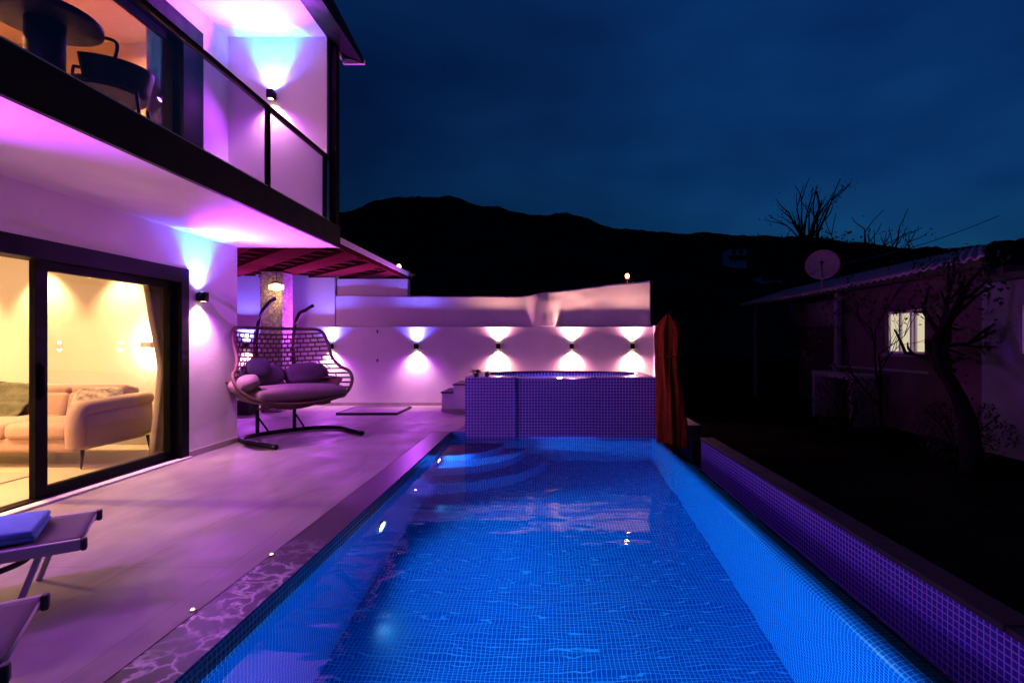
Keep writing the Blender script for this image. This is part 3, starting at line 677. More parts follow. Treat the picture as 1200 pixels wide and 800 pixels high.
for X in (sx1 - 0.09, sx0 + 0.09):
    q = MB(); q.rbox((X, 6.13, 0.44), (0.15, 1.0, 0.42), 0.06, 4, Matrix.Rotation(R(2), 3, 'X'))
    # rolled pad over the top and front of the arm
    q.tube(curve([(X, 5.60, 0.25), (X, 5.59, 0.45), (X, 5.62, 0.63), (X, 5.72, 0.675), (X, 6.1, 0.69), (X, 6.6, 0.70)], 6), 0.085, 14)
    q.build('armrest', M['sofa'], sofa)
for X in (sx1 - 0.09, sx0 + 0.1, -6.35):
    for Y, dy in ((5.68, -0.03), (6.6, 0.03)):
        q = MB(); q.tube([(X, Y, 0.22), (X + 0.01, Y + dy, 0.012)], [0.02, 0.009], 10); q.build('leg', M['darkmetal'], sofa)
q = MB(); q.pillow((-5.40, 6.12, 0.72), (0.46, 0.42, 0.15), Matrix.Rotation(R(25), 3, 'Z') @ Matrix.Rotation(R(38), 3, 'X')); tag(q.build('throw_pillow', M['print']), 'small patterned pillow resting by the sofa arm', 'pillow')
q = MB()
def tf(u, v):
    X = -6.95 + u * 0.62; a_ = v * 1.3
    if a_ < 0.45: y, z = 6.5 - a_ * 0.35, 0.90 - a_ * 0.08 - max(0, a_ - 0.2) * 0.4
    else: y, z = 6.335 - (a_ - 0.45) * 0.25, 0.77 - (a_ - 0.45) * 0.32
    nv = noise.noise_vector(Vector((X * 5, a_ * 5, 0))) * 0.03
    return (X + nv.x, y - 0.05 + nv.y, z + nv.z)
q.grid(tf, 24, 28); tag(q.build('throw_blanket', M['throw'], solid=0.02), 'crumpled dark green throw draped over the sofa back', 'blanket')
rg = MB(); rg.rbox((-6.5, 4.6, 0.019), (2.2, 1.7, 0.012), 0.005, 2); tag(rg.build('rug', mat('pale_rug', (0.5, 0.42, 0.32), 0.98, var=0.15, vscale=30, bump=0.5, bscale=200)), 'pale rug on the living room floor', 'rug')

# ------------------------------------------------------------------ balcony furniture
tb = thing('balcony_table', (-3.68, 3.74, 3.05), 'dark round pedestal table on the balcony behind the glass', 'table')
q = MB(); q.lathe((-3.68, 3.74, 3.05), [(0.30, 0.0), (0.31, 0.015), (0.2, 0.03)], 32); q.build('base', M['darkmetal'], tb)
q = MB(); q.lathe((-3.68, 3.74, 3.05), [(0.13, 0.03), (0.115, 0.2), (0.115, 0.72)], 28); q.build('pedestal', M['darkmetal'], tb)
q = MB(); q.lathe((-3.68, 3.74, 3.05), [(0.30, 0.69), (0.33, 0.70), (0.33, 0.735), (0.32, 0.745)], 40); q.build('tabletop', M['darkmetal'], tb)
CX, CY, CZ = -3.66, 4.26, 3.05
ch = thing('balcony_chair', (CX, CY, CZ), 'dark tub chair with tubular arm rails beside the balcony table', 'chair')
ang = R(-62); fx, fy = math.sin(ang), -math.cos(ang)   # facing
def lc(l, f_, z):  # local: l sideways, f_ forward
    return Vector((CX + l * -fy + f_ * fx, CY + l * fx + f_ * fy, CZ + z))
q = MB()
def shell(u, v):
    th = R(-115 + 230 * u); rr = 0.255 + 0.055 * v
    return lc(rr * math.sin(th), -rr * math.cos(th) * 0.95, 0.41 + v * (0.24 - 0.05 * abs(math.sin(th * 0.8))))
q.grid(shell, 36, 8); q.build('backrest', M['darkmetal'], ch, solid=0.02)
q = MB(); q.add([lc(0.27 * math.sin(2 * math.pi * i / 28), 0.27 * math.cos(2 * math.pi * i / 28), 0.45) for i in range(28)] + [lc(0.25 * math.sin(2 * math.pi * i / 28), 0.25 * math.cos(2 * math.pi * i / 28), 0.395) for i in range(28)],
      [tuple(range(28)), tuple(range(55, 27, -1))] + [(i, 28 + i, 28 + (i + 1) % 28, (i + 1) % 28) for i in range(28)]); q.build('seat', M['darkmetal'], ch)
for sgn in (-1, 1):
    q = MB(); q.tube(curve([lc(sgn * 0.30, -0.10, 0.58), lc(sgn * 0.31, -0.12, 0.70), lc(sgn * 0.315, -0.05, 0.735), lc(sgn * 0.32, 0.25, 0.73), lc(sgn * 0.31, 0.31, 0.70), lc(sgn * 0.29, 0.29, 0.45)], 6), 0.013, 8); q.build('armrest', M['darkmetal'], ch)
    for ff_ in (-0.22, 0.22):
        q = MB(); q.tube([lc(sgn * 0.2, ff_, 0.40), lc(sgn * 0.26, ff_ * 1.22, 0.0)], 0.013, 8); q.build('leg', M['darkmetal'], ch)

# ------------------------------------------------------------------ pergola, lantern, box
pg = thing('pergola', (-6, 9.6, 0), 'red wooden lattice pergola roof beside the villa', 'pergola')
PX0, PX1, PY0, PY1, PZ = -9.2, -3.28, 7.27, 12.0, 2.88
def clip_strip(c0, dirv, wdt):
    """clip an endless strip to the pergola rectangle"""
    dx, dy = dirv; nx, ny = -dy, dx
    poly = [(PX0, PY0), (PX1, PY0), (PX1, PY1), (PX0, PY1)]
    for s_ in (1, -1):
        out = []
        f_ = lambda p: s_ * ((p[0] - c0[0]) * nx + (p[1] - c0[1]) * ny) + wdt / 2
        for i in range(len(poly)):
            p, r = poly[i], poly[(i + 1) % len(poly)]; fp, fr = f_(p), f_(r)
            if fp >= 0: out.append(p)
            if fp * fr < 0: t_ = fp / (fp - fr); out.append((p[0] + (r[0] - p[0]) * t_, p[1] + (r[1] - p[1]) * t_))
        poly = out
        if len(poly) < 3: return None
    return poly
def prism(poly, z0, z1):
    n = len(poly); q = MB()
    q.add([(*p, z0) for p in poly] + [(*p, z1) for p in poly], [tuple(range(n - 1, -1, -1)), tuple(range(n, 2 * n))] + [(i, (i + 1) % n, n + (i + 1) % n, n + i) for i in range(n)])
    return q
r2 = math.sqrt(0.5)
for i in range(-14, 15):
    p = clip_strip((-5.0 + i * 0.56, 9.2 + i * 0.56), (r2, -r2), 0.42)
    if p: prism(p, PZ, PZ + 0.035).build('board', M['wood'], pg)
for i in range(-16, 17):
    p = clip_strip((-5.0 + i * 0.34, 9.2 - i * 0.34), (r2, r2), 0.10)
    if p: prism(p, PZ + 0.037, PZ + 0.10).build('slat', M['wood'], pg)
q = MB(); q.box(PX1 + 0.002, PX1 + 0.05, PY0, PY1 + 0.05, PZ - 0.02, PZ + 0.13); q.box(PX0, PX1, PY1 + 0.002, PY1 + 0.05, PZ - 0.02, PZ + 0.13); q.build('edge_beam', M['wood'], pg)
q = MB(); q.box(PX1 + 0.055, PX1 + 0.07, PY0, PY1 + 0.05, PZ + 0.06, PZ + 0.15); q.build('flashing', M['alu'], pg)
q = MB(); q.rbox((-5.64, 10.62, 1.43), (0.45, 0.45, 2.86), 0.02, 2); q.build('stone_post', M['stone'], pg)
ln = thing('hanging_lantern', (-5.40, 10.15, 2.86), 'glowing amber lantern hanging under the pergola by the stone post', 'lantern')
q = MB(); q.tube([(-5.40, 10.15, 2.88), (-5.40, 10.15, 2.60)], 0.006, 6); q.build('cord', M['darkmetal'], ln)
q = MB(); q.lathe((-5.40, 10.15, 2.44), [(0.05, 0), (0.085, 0.02), (0.09, 0.07), (0.085, 0.12), (0.05, 0.14)], 18); q.build('shade', M['lantern'], ln)
for k in range(4):
    a_ = k * math.pi / 2; q = MB(); q.rbox((-5.40 + 0.125 * math.cos(a_), 10.15 + 0.125 * math.sin(a_), 2.51), (0.045, 0.045, 0.1), 0.02, 3); q.build('glass_shade', M['lantern'], ln)
q = MB(); q.lathe((-5.40, 10.15, 2.58), [(0.03, 0.04), (0.10, 0.015), (0.10, 0.0)], 18); q.build('cap', M['darkmetal'], ln)
point('lamp', (-5.40, 10.15, 2.38), 2.2, (1, 0.55, 0.2), 0.06, ln)
bx = thing('storage_box', (-5.95, 10.1, 0), 'dark low box on the floor behind the swing chair', 'box')
q = MB(); q.rbox((-5.98, 10.1, 0.13), (0.3, 0.3, 0.26), 0.015); q.build('body', M['darkmetal'], bx)
q = MB(); q.rbox((-5.98, 10.1, 0.276), (0.32, 0.32, 0.028), 0.01); q.build('lid', M['pillow'], bx)
hc = thing('floor_hatch', (-3.6, 10.5, 0), 'flat framed hatch cover lying on the terrace near the far wall', 'hatch')
q = MB(); q.box(-4.12, -2.98, 10.02, 11.0, 0.004, 0.035); q.build('panel', M['deck'], hc)
q = MB(); q.box(-4.15, -2.95, 9.98, 10.018, 0.002, 0.045); q.box(-4.15, -2.95, 11.002, 11.04, 0.002, 0.045); q.box(-4.15, -4.122, 10.018, 11.002, 0.002, 0.045); q.box(-2.978, -2.95, 10.018, 11.002, 0.002, 0.045); q.build('frame', M['darkmetal'], hc)

# ------------------------------------------------------------------ hanging egg chair
Fd = Vector((0.76, -0.65, 0)); Ld = Vector((0.65, 0.76, 0)); UP = Vector((0, 0, 1))
MC = Vector((-3.84, 7.74, 0)); BC = Vector((-3.81, 7.45, 0))
eb = thing('swing_chair', (-3.84, 7.6, 0), 'double wicker swing chair with cushions on a dark metal stand', 'swing chair')
def E(l, f_, z, c=MC): return c + Ld * l + Fd * f_ + UP * z
q = MB(); q.tube(curve([E(-0.60, 0.86, 0.035), E(-0.70, 0.3, 0.035), E(-0.73, 0.0, 0.035), E(-0.60, -0.24, 0.035), E(-0.25, -0.36, 0.035), E(0.2, -0.38, 0.035), E(0.55, -0.24, 0.035), E(0.72, 0.02, 0.035), E(0.72, 0.3, 0.035), E(0.70, 0.72, 0.035)], 6), 0.033, 10)
q.build('base_frame', M['darkmetal'], eb)
arm_ends = []
for l, zt_ in ((-0.39, 2.03), (0.15, 1.96)):
    q = MB(); q.tube(curve([E(l, -0.36, 0.06), E(l, -0.37, 0.7), E(l, -0.40, 1.25), E(l, -0.36, 1.62), E(l, -0.20, 1.85), E(l, 0.06, zt_ - 0.05), E(l, 0.26, zt_)], 7), 0.027, 10); q.build('stand_pole', M['darkmetal'], eb)
    q = MB(); q.tube([E(l, -0.34, 0.30), E(l + 0.16, -0.37, 0.05)], 0.014, 8); q.build('brace', M['darkmetal'], eb)
    arm_ends.append(E(l, 0.24, zt_ - 0.02))
# wicker basket: rim loop in (l, f, z) about BC
rimL = [(0, -0.40, 1.62), (0.35, -0.36, 1.62), (0.60, -0.25, 1.60), (0.66, -0.12, 1.42), (0.66, 0.02, 1.20), (0.72, 0.16, 1.05), (0.80, 0.30, 0.97), (0.78, 0.42, 0.82), (0.62, 0.52, 0.66), (0.30, 0.56, 0.58), (0, 0.57, 0.56)]
rim_half = [Vector(p) for p in curve(rimL, 6)]
def basket(v): return BC + Ld * v.x + Fd * v.y + UP * v.z
loop = rim_half + [Vector((-p.x, p.y, p.z)) for p in reversed(rim_half[1:-1])]
q = MB(); q.tube([basket(p) for p in loop], 0.025, 10, closed=True); q.build('rim', M['wicker'], eb)
# slats of the back: for a height take the rim point on each side and bow to the back
side = [p for p in rim_half if p.x > 0.58]
def rim_at(z):
    best = None
    for a_, c_ in zip(rim_half, rim_half[1:]):
        if (a_.z - z) * (c_.z - z) <= 0 and a_.z != c_.z and a_.x > 0.3:
            t_ = (a_.z - z) / (a_.z - c_.z); return a_.lerp(c_, t_)
    return Vector((0.6, -0.25, z))
def back_pt(u, z):
    """u in -1..1"""
    rp = rim_at(z); depth = -0.46 - 0.06 * math.sin((1.6 - z) * 1.6)
    if z < 0.85: depth += (0.85 - z) * 0.9
    s_ = abs(u) ** 2.6
    return Vector((rp.x * u, depth * (1 - s_) + rp.y * s_, z - 0.03 * (1 - u * u)))
sl = MB()
zz = 1.56
row = 0
while zz > 0.66:
    sl.tube([basket(back_pt(-1 + 2 * i / 28, zz)) for i in range(29)], 0.0135, 6)
    nst = 15
    for i in range(nst):      # staggered short uprights between the rows
        u_ = -0.93 + 1.86 * (i + (0.5 if row % 2 else 0.0)) / nst
        sl.tube([basket(back_pt(u_, zz)), basket(back_pt(u_, zz - 0.068))], 0.010, 5)
    zz -= 0.068; row += 1
sl.build('woven_back', M['wicker'], eb)
bt = MB()
def bf(u, v):
    uu = -1 + 2 * u
    hw = 0.83 - 0.22 * v * v - 0.1 * (1 - v); fy_ = -0.36 + 0.92 * v
    bowl = (abs(uu) ** 2.2)
    z = 0.60 + 0.28 * bowl - 0.09 * math.sin(v * math.pi) * (1 - bowl) - 0.06 * v * (1 - bowl)
    p = basket(Vector((hw * uu, fy_ - 0.12 * bowl * v, z)))
    k = 0.008 * math.sin(u * 90) * math.sin(v * 50)
    return p + UP * k
bt.grid(bf, 80, 40); bt.build('woven_seat', M['wicker'], eb, solid=0.03)
for sgn in (-1, 1):
    fr = MB(); fr.tube(curve([basket(back_pt(sgn * 0.45, 1.6)), basket(back_pt(sgn * 0.45, 1.2)), basket(back_pt(sgn * 0.45, 0.8)), basket(Vector((sgn * 0.4, 0.0, 0.5))), basket(Vector((sgn * 0.4, 0.5, 0.55)))], 5), 0.016, 8); fr.build('rib', M['wicker'], eb)
for i, aend in enumerate(arm_ends):
    tgt = basket(Vector(((-0.45, 0.45)[i], -0.40, 1.62))); tgt2 = aend
    c_ = MB(); ns = 13
    top_p = aend; low = Vector((aend.x, aend.y, 1.63)); low = basket(Vector(((-0.36, 0.2)[i], -0.37, 1.62)))
    for k in range(ns):
        a_ = top_p.lerp(low, k / ns); b_ = top_p.lerp(low, (k + 1.15) / ns); mid = (a_ + b_) / 2; dv = (b_ - a_) / 2
        sd_ = dv.cross(Fd if k % 2 else Ld).normalized() * 0.011
        c_.tube([mid + dv * math.cos(w_) + sd_ * math.sin(w_) for w_ in [2 * math.pi * j / 10 for j in range(10)]], 0.003, 5, closed=True)
    c_.build('chain', M['alu'], eb)
rotL = Matrix((( Ld.x, Fd.x, 0), (Ld.y, Fd.y, 0), (0, 0, 1)))
q = MB(); q.rbox(basket(Vector((0.03, 0.17, 0.685))), (1.28, 0.76, 0.18), 0.08, 5, rotL, puff=0.045); o = q.build('seat_cushion', M['cushion'], eb)
for sgn in (-1, 1):
    q = MB(); q.pillow(basket(Vector((sgn * 0.33 + 0.05, -0.22, 0.92))), (0.66, 0.24, 0.36), rotL @ Matrix.Rotation(R(14), 3, 'X'), 16, 0.5, 0.02); q.build('back_cushion', M['pillow'], eb)
q = MB(); q.pillow(basket(Vector((-0.66, 0.28, 0.86))), (0.34, 0.40, 0.2), rotL @ Matrix.Rotation(R(-25), 3, 'Y'), 14, 0.5, 0.02); q.build('side_cushion', M['cushion'], eb)
q = MB(); q.pillow(basket(Vector((-0.36, -0.08, 1.05))), (0.32, 0.14, 0.28), rotL @ Matrix.Rotation(R(18), 3, 'X') @ Matrix.Rotation(R(12), 3, 'Y'), 14, 0.5, 0.015)
tag(q.build('scatter_pillow', M['darkpillow']), 'small charcoal pillow leaning in the back of the swing chair', 'pillow')

# ------------------------------------------------------------------ sun loungers with towels
lo = Vector((-2.47, 2.70, 0)); ax = Vector((-0.82, -0.572, 0)).normalized(); pw_ = Vector((-0.572, 0.82, 0)).normalized()
def LP(a, b, z, base=lo): return base + ax * a + pw_ * b + UP * z
lr3 = Matrix(((ax.x, pw_.x, 0), (ax.y, pw_.y, 0), (0, 0, 1)))
lg = 'sun loungers on the terrace'
L1 = thing('sun_lounger', LP(0.9, 0.3, 0), 'grey mesh sun lounger closer to the house with a folded blue towel', 'sun lounger', lg)
for bb in (0.02, 0.58):
    q = MB(); q.rbox(LP(0.95, bb, 0.335), (1.9, 0.035, 0.06), 0.008, 2, lr3); q.build('side_rail', M['alu'], L1)
q = MB(); q.tube([LP(0.012, 0.02, 0.345), LP(0.012, 0.58, 0.345)], 0.016, 8); q.build('end_rail', M['alu'], L1)
q = MB()
def slf(u, v): return LP(0.0 + u * 1.35, 0.035 + v * 0.53, 0.362 - 0.02 * math.sin(v * math.pi) * math.sin(min(1, u * 3) * math.pi / 2))
q.grid(slf, 40, 12); q.build('sling', M['sling'], L1, solid=0.006)
q = MB()
def slb(u, v): return LP(1.36 + u * 0.6, 0.035 + v * 0.53, 0.365 + u * 0.42)
q.grid(slb, 20, 8); q.build('backrest', M['sling'], L1, solid=0.008)
for bb in (0.02, 0.58):
    for aa, da in ((0.16, 0.10), (1.55, -0.02)):
        q = MB(); q.tube([LP(aa, bb, 0.31), LP(aa + da, bb, 0.0)], 0.015, 8); q.build('leg', M['alu'], L1)
    q = MB(); q.rbox(LP(-0.012, bb, 0.335), (0.026, 0.04, 0.064), 0.008, 2, lr3); q.build('end_cap', M['sling'], L1)
q = MB(); q.tube(curve([LP(0.2, 0.1, 0.315), LP(0.24, 0.1, 0.27), LP(0.36, 0.1, 0.235), LP(0.5, 0.1, 0.25), LP(0.58, 0.1, 0.31)], 6), 0.016, 8); q.build('brace', M['sling'], L1)
L2 = copy_tree(L1); L2.location = L1.location + Vector((0.715, -1.07, 0)); L2['label'] = 'grey mesh sun lounger nearest the camera at the bottom left corner'
def towel(base, label, length=0.52):
    q = MB()
    for k in range(2):
        q.rbox(LP(0.19 + length / 2, 0.30, 0.383 + k * 0.03, base), (length - k * 0.012, 0.43 - k * 0.01, 0.033), 0.016, 5, lr3 @ Matrix.Rotation(R((-1, 0.6, -0.3)[k]), 3, 'Z'), puff=0.008)
    return tag(q.build('folded_towel', M['towel']), label, 'towel', 'folded towels on the loungers')
towel(lo, 'folded blue towel on the lounger closer to the house'); towel(lo + Vector((0.715, -1.07, 0)) , 'folded blue towel on the lounger at the bottom left corner')

# glints beside the coping, put in as tiny glowing studs
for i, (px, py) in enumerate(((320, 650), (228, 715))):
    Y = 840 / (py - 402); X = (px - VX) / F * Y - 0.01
    t = thing('coping_glint', (X, Y, 0), ('tiny amber glint made as a glowing stud farther along the pool coping', 'tiny amber glint made as a glowing stud nearer the loungers')[i], 'glint', 'glints by the coping')
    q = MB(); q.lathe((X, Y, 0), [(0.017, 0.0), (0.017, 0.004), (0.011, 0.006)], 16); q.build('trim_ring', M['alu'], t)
    q = MB(); q.lathe((X, Y, 0.006), [(0.009, 0.0), (0.007, 0.004), (0.003, 0.006)], 12); q.build('lens', M['bulb'], t)  # no lamp: the glow only draws the highlight

# ------------------------------------------------------------------ spa corner plant and cup
def leaf(q, p, d, l, w_):
    d = Vector(d).normalized(); s_ = d.cross(UP); s_ = s_.normalized() if s_.length > 0.01 else Vector((1, 0, 0)); p = Vector(p)
    q.add([p, p + d * l * 0.45 + s_ * w_, p + d * l - UP * l * 0.12, p + d * l * 0.45 - s_ * w_], [(0, 1, 2, 3)])
pl = thing('potted_plant', (-1.16, 8.2, 0.86), 'small dark leafy plant in a pot on the spa corner', 'potted plant')
q = MB(); q.lathe((-1.16, 8.2, 0.861), [(0.03, 0), (0.045, 0.055), (0.05, 0.06)], 16); q.build('pot', M['terracotta'], pl)
q = MB()
for i in range(60):
    a_ = random.uniform(0, 6.28); el = random.uniform(-0.1, 0.9); rr = random.uniform(0.0, 0.06)
    leaf(q, (-1.16 + rr * math.cos(a_), 8.2 + rr * math.sin(a_), 0.915 + random.uniform(0, 0.05)), (math.cos(a_), math.sin(a_), el), random.uniform(0.05, 0.1), 0.018)
q.build('foliage', M['leaf'], pl)
q = MB(); q.lathe((-0.99, 8.2, 0.861), [(0.028, 0), (0.036, 0.02), (0.042, 0.085), (0.038, 0.085), (0.03, 0.03)], 18); tag(q.build('dark_cup', M['terracotta']), 'dark cup standing on the spa rim beside the plant', 'cup')

# ------------------------------------------------------------------ orange closed parasol
op = thing('closed_parasol', (1.93, 7.9, -0.3), 'furled orange parasol standing in the dark at the pool corner', 'parasol')
q = MB()
pr = [(-0.18, 0.235), (0.1, 0.23), (0.5, 0.20), (0.9, 0.175), (1.2, 0.165), (1.38, 0.185), (1.55, 0.20), (1.66, 0.17), (1.76, 0.09), (1.84, 0.03)]
def pf(u, v):
    z = -0.18 + v * 2.02; rr = lerp_tab(pr, z); a_ = u * 2 * math.pi
    rr *= 1 + 0.13 * math.sin(a_ * 6 + z * 1.3) + 0.06 * math.sin(a_ * 13 - z * 2.1) + 0.12 * noise.noise(Vector((math.cos(a_) * 1.5, math.sin(a_) * 1.5, z * 2.2)))
    return (1.86 + rr * math.cos(a_) - (0.07 if z > 1.2 else 0.07 * max(0, z) / 1.2) * 1.0 + 0.05, 7.9 + rr * math.sin(a_), z)
q.grid(pf, 140, 60); q.build('canopy', M['orange'], op, solid=0.004)
q = MB(); q.tube([(1.87, 7.9, -0.3), (1.87, 7.9, 1.9)], 0.022, 10); q.build('pole', M['darkmetal'], op)
q = MB(); q.rbox((1.88, 7.9, -0.46), (0.34, 0.34, 0.08), 0.02); q.build('base', M['darkstone'], op)
q = MB(); q.tube([(1.845 + 0.185 * math.cos(2 * math.pi * i / 20), 7.9 + 0.185 * math.sin(2 * math.pi * i / 20), 1.2) for i in range(20)], 0.012, 6, closed=True); q.build('strap', M['orange'], op)

# ------------------------------------------------------------------ garden lamps behind the wall
def garden_lamp(X, Y, z, label, gz=GZ):
    t = thing('garden_lamp', (X, Y, gz), label, 'garden lamp', 'small amber lamps behind the wall')
    q = MB(); q.tube([(X, Y, gz), (X, Y, z - 0.1)], 0.02, 8); q.build('pole', M['darkmetal'], t)
    q = MB(); q.lathe((X, Y, z - 0.1), [(0.03, 0), (0.05, 0.02), (0.05, 0.035)], 12); q.build('socket', M['orange'], t)
    q = MB(); q.lathe((X, Y, z - 0.065), [(0.02, 0), (0.045, 0.03), (0.05, 0.065), (0.035, 0.1), (0.008, 0.115)], 14); q.build('bulb', M['bulb'], t)
    point('lamp', (X, Y - 0.1, z - 0.02), 2.5, (1, 0.35, 0.06), 0.05, t)
garden_lamp((735 - VX) / F * 12.3, 12.3, 1.4 + 79 / F * 12.3, 'small amber lamp standing behind the right end of the canvas screen')
garden_lamp((467.5 - VX) / F * 12.25, 12.25, 1.4 + 90 / F * 12.25, 'small amber lamp glowing at the corner of the pergola roof')
def bush(name, c, size, n, m, label, lsz=0.06, cat='shrub', stem=True):
    t = thing(name, (c[0], c[1], GZ), label, cat)
    q = MB()
    for i in range(n):
        v = Vector((random.gauss(0, 1), random.gauss(0, 1), random.gauss(0, 1))).normalized() * random.random() ** 0.4
        if noise.noise(v * 2.2 + Vector(c)) < -0.12: continue
        p = Vector(c) + Vector((v.x * size[0], v.y * size[1], v.z * size[2]))
        leaf(q, p, (random.uniform(-1, 1), random.uniform(-1, 1), random.uniform(-0.6, 0.9)), lsz * random.uniform(0.6, 1.4), lsz * 0.3)
    q.build('foliage', m, t)
    if stem:
        q = MB()
        for i in range(5):
            a_ = i * 1.3; q.tube([(c[0], c[1], GZ), (c[0] + 0.3 * size[0] * math.cos(a_), c[1] + 0.3 * size[1] * math.sin(a_), c[2]), (c[0] + 0.7 * size[0] * math.cos(a_), c[1] + 0.7 * size[1] * math.sin(a_), c[2] + size[2] * 0.6)], [0.02, 0.014, 0.006], 6)
        q.build('stem', M['bark'], t)
    return t
bush('climbing_plant', (-3.38, 12.35, 3.0), (0.16, 0.12, 0.14), 130, M['orangeleaf'], 'dry orange climber lit by the lamp at the pergola corner', 0.06, 'plant')
bush('climbing_plant', (1.93, 12.5, 2.9), (0.16, 0.1, 0.09), 70, M['orangeleaf'], 'dry orange climber beneath the lamp behind the canvas screen', 0.06, 'plant')

# ------------------------------------------------------------------ neighbour's house on the right
nh = thing('neighbour_house', (8, 12, GZ), 'low unlit mauve house with a sloping sheet roof and one lit window', 'house')
XF = 6.9
q = MB()
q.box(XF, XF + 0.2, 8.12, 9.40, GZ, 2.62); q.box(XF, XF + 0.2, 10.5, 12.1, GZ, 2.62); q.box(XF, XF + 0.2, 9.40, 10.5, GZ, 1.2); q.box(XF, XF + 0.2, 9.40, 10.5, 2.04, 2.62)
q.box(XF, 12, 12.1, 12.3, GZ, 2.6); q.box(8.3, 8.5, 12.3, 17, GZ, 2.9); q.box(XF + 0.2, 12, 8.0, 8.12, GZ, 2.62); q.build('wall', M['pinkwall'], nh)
rf = MB(); ns = 46
def roof_pt(t_, s_):   # t along Y, s up the slope
    Ya = 7.7 + (17.5 - 7.7) * t_; Yb = 9.6 + (17.5 - 9.6) * t_
    sag = -0.06 * math.sin(t_ * math.pi) * (1 - s_)
    return Vector((6.55 + s_ * 1.6, Ya + (Yb - Ya) * s_, 2.70 + s_ * 0.52 + sag))
rf.grid(lambda u, v: roof_pt(u, v) + UP * (0.022 * math.sin(u * 2 * math.pi * ns)), ns * 6, 6)
rf.grid(lambda u, v: Vector((8.16 + v * 0.12, 9.6 + u * 7.9, 3.21 - v * 1.3)), 10, 2); rf.build('roof', M['rooftile'], nh, solid=0.03)
q = MB(); q.box(6.56, 6.60, 7.75, 17.5, 2.56, 2.66); q.build('eave_board', M['darkstone'], nh)
wn = MB(); wn.box(XF + 0.12, XF + 0.13, 9.40, 10.5, 1.2, 2.04); w_o = wn.build('window', M['winlit'], nh)
q = MB()
for Y in (9.40, 9.72, 9.82, 10.13, 10.47): q.box(XF + 0.06, XF + 0.10, Y, Y + 0.05, 1.2, 2.04)
q.box(XF + 0.061, XF + 0.099, 9.40, 10.52, 1.985, 2.04); q.box(XF + 0.061, XF + 0.099, 9.40, 10.52, 1.2, 1.24); q.build('frame', M['white'], w_o)
q = MB(); q.box(XF - 0.05, XF + 0.19, 9.35, 10.55, 1.14, 1.198); q.build('sill', M['greywall'], w_o)
for Y in (11.9, 16.6):
    q = MB(); q.rbox((6.72, Y, 1.18), (0.12, 0.12, 2.95), 0.01, 2); q.build('porch_post', M['greywall'], nh)
q = MB(); q.box(6.60, 6.66, 8.9, 12.0, 0.86, 0.90); q.build('porch_rail', M['greywall'], nh)
q = MB(); q.box(8.1, 8.28, 13.2, 14.6, GZ, 0.9); q.build('porch_panel', mat('violet_panel', (0.25, 0.2, 0.45), 0.6), nh)
ot = thing('outdoor_sink', (6.3, 11.1, GZ), 'pale masonry wash stand in front of the mauve house', 'wash stand')
q = MB(); q.rbox((6.3, 11.0, 0.72), (0.5, 1.6, 0.12), 0.02); q.build('basin', M['greywall'], ot)
for Y in (10.3, 11.75):
    q = MB(); q.rbox((6.3, Y, 0.19), (0.45, 0.12, 0.94), 0.01); q.build('leg', M['greywall'], ot)
wh = thing('annexe', (8, 6.5, GZ), 'pale grey flat roofed annexe at the right edge with a lit window', 'house')
q = MB(); q.box(6.86, 7.06, 7.46, 8.11, GZ, 2.33); q.box(6.86, 7.06, 3.0, 6.7, GZ, 2.33); q.box(6.86, 7.06, 6.7, 7.46, GZ, 1.25); q.box(6.86, 7.06, 6.7, 7.46, 1.95, 2.33); q.box(7.06, 11, 3, 3.2, GZ, 2.33); q.box(7.06, 11, 7.9, 7.998, GZ, 2.33); q.build('wall', M['greywall'], wh)
q = MB(); q.box(6.7, 11.1, 2.9, 7.99, 2.332, 2.43); q.build('roof', M['darkstone'], wh)
q = MB(); q.box(6.96, 6.97, 6.7, 7.46, 1.25, 1.95); wo2 = q.build('window', M['winlit'], wh)
q = MB(); q.box(6.90, 6.94, 7.41, 7.46, 1.25, 1.95); q.box(6.90, 6.94, 7.05, 7.1, 1.25, 1.95); q.box(6.90, 6.94, 6.7, 6.75, 1.25, 1.95); q.build('frame', M['white'], wo2)
# satellite dish
dx, dy, dz = 6.95, 13.0, 3.40
ds = thing('satellite_dish', (dx, dy, 2.8), 'round pale satellite dish mounted on the low sheet roof', 'satellite dish')
dn = Vector((-0.5, -0.85, 0.22)).normalized(); da = dn.orthogonal().normalized(); db = dn.cross(da)
q = MB()
def df(u, v):
    r = 0.40 * v; a_ = u * 2 * math.pi; return Vector((dx, dy, dz)) + (da * math.cos(a_) + db * math.sin(a_)) * r + dn * (0.09 * v * v - 0.09)
q.grid(df, 36, 8); q.build('reflector', M['dish'], ds, solid=0.01)
q = MB(); q.tube([Vector((dx, dy, dz)) - dn * 0.1, Vector((dx + 0.04, dy + 0.1, dz - 0.1)), Vector((dx + 0.04, dy + 0.1, 2.80))], 0.03, 8); q.build('mast', M['dish'], ds)
q = MB(); q.tube([Vector((dx, dy, dz)) - UP * 0.38 + dn * 0.0, Vector((dx, dy, dz)) + dn * 0.42 - UP * 0.12], 0.012, 6); q.rbox(Vector((dx, dy, dz)) + dn * 0.42 - UP * 0.1, (0.07, 0.07, 0.07), 0.015); q.build('feed_arm', M['darkmetal'], ds)
q = MB(); A_ = Vector((dx + 0.1, dy + 0.4, 3.35)); B_ = Vector((14.5, 16.5, 5.5))
q.tube([A_.lerp(B_, i / 24) - UP * (0.18 * math.sin(i / 24 * math.pi)) for i in range(25)], 0.012, 5); tag(q.build('overhead_cable', M['dish']), 'thin pale cable rising from the low roof past the satellite dish', 'cable')

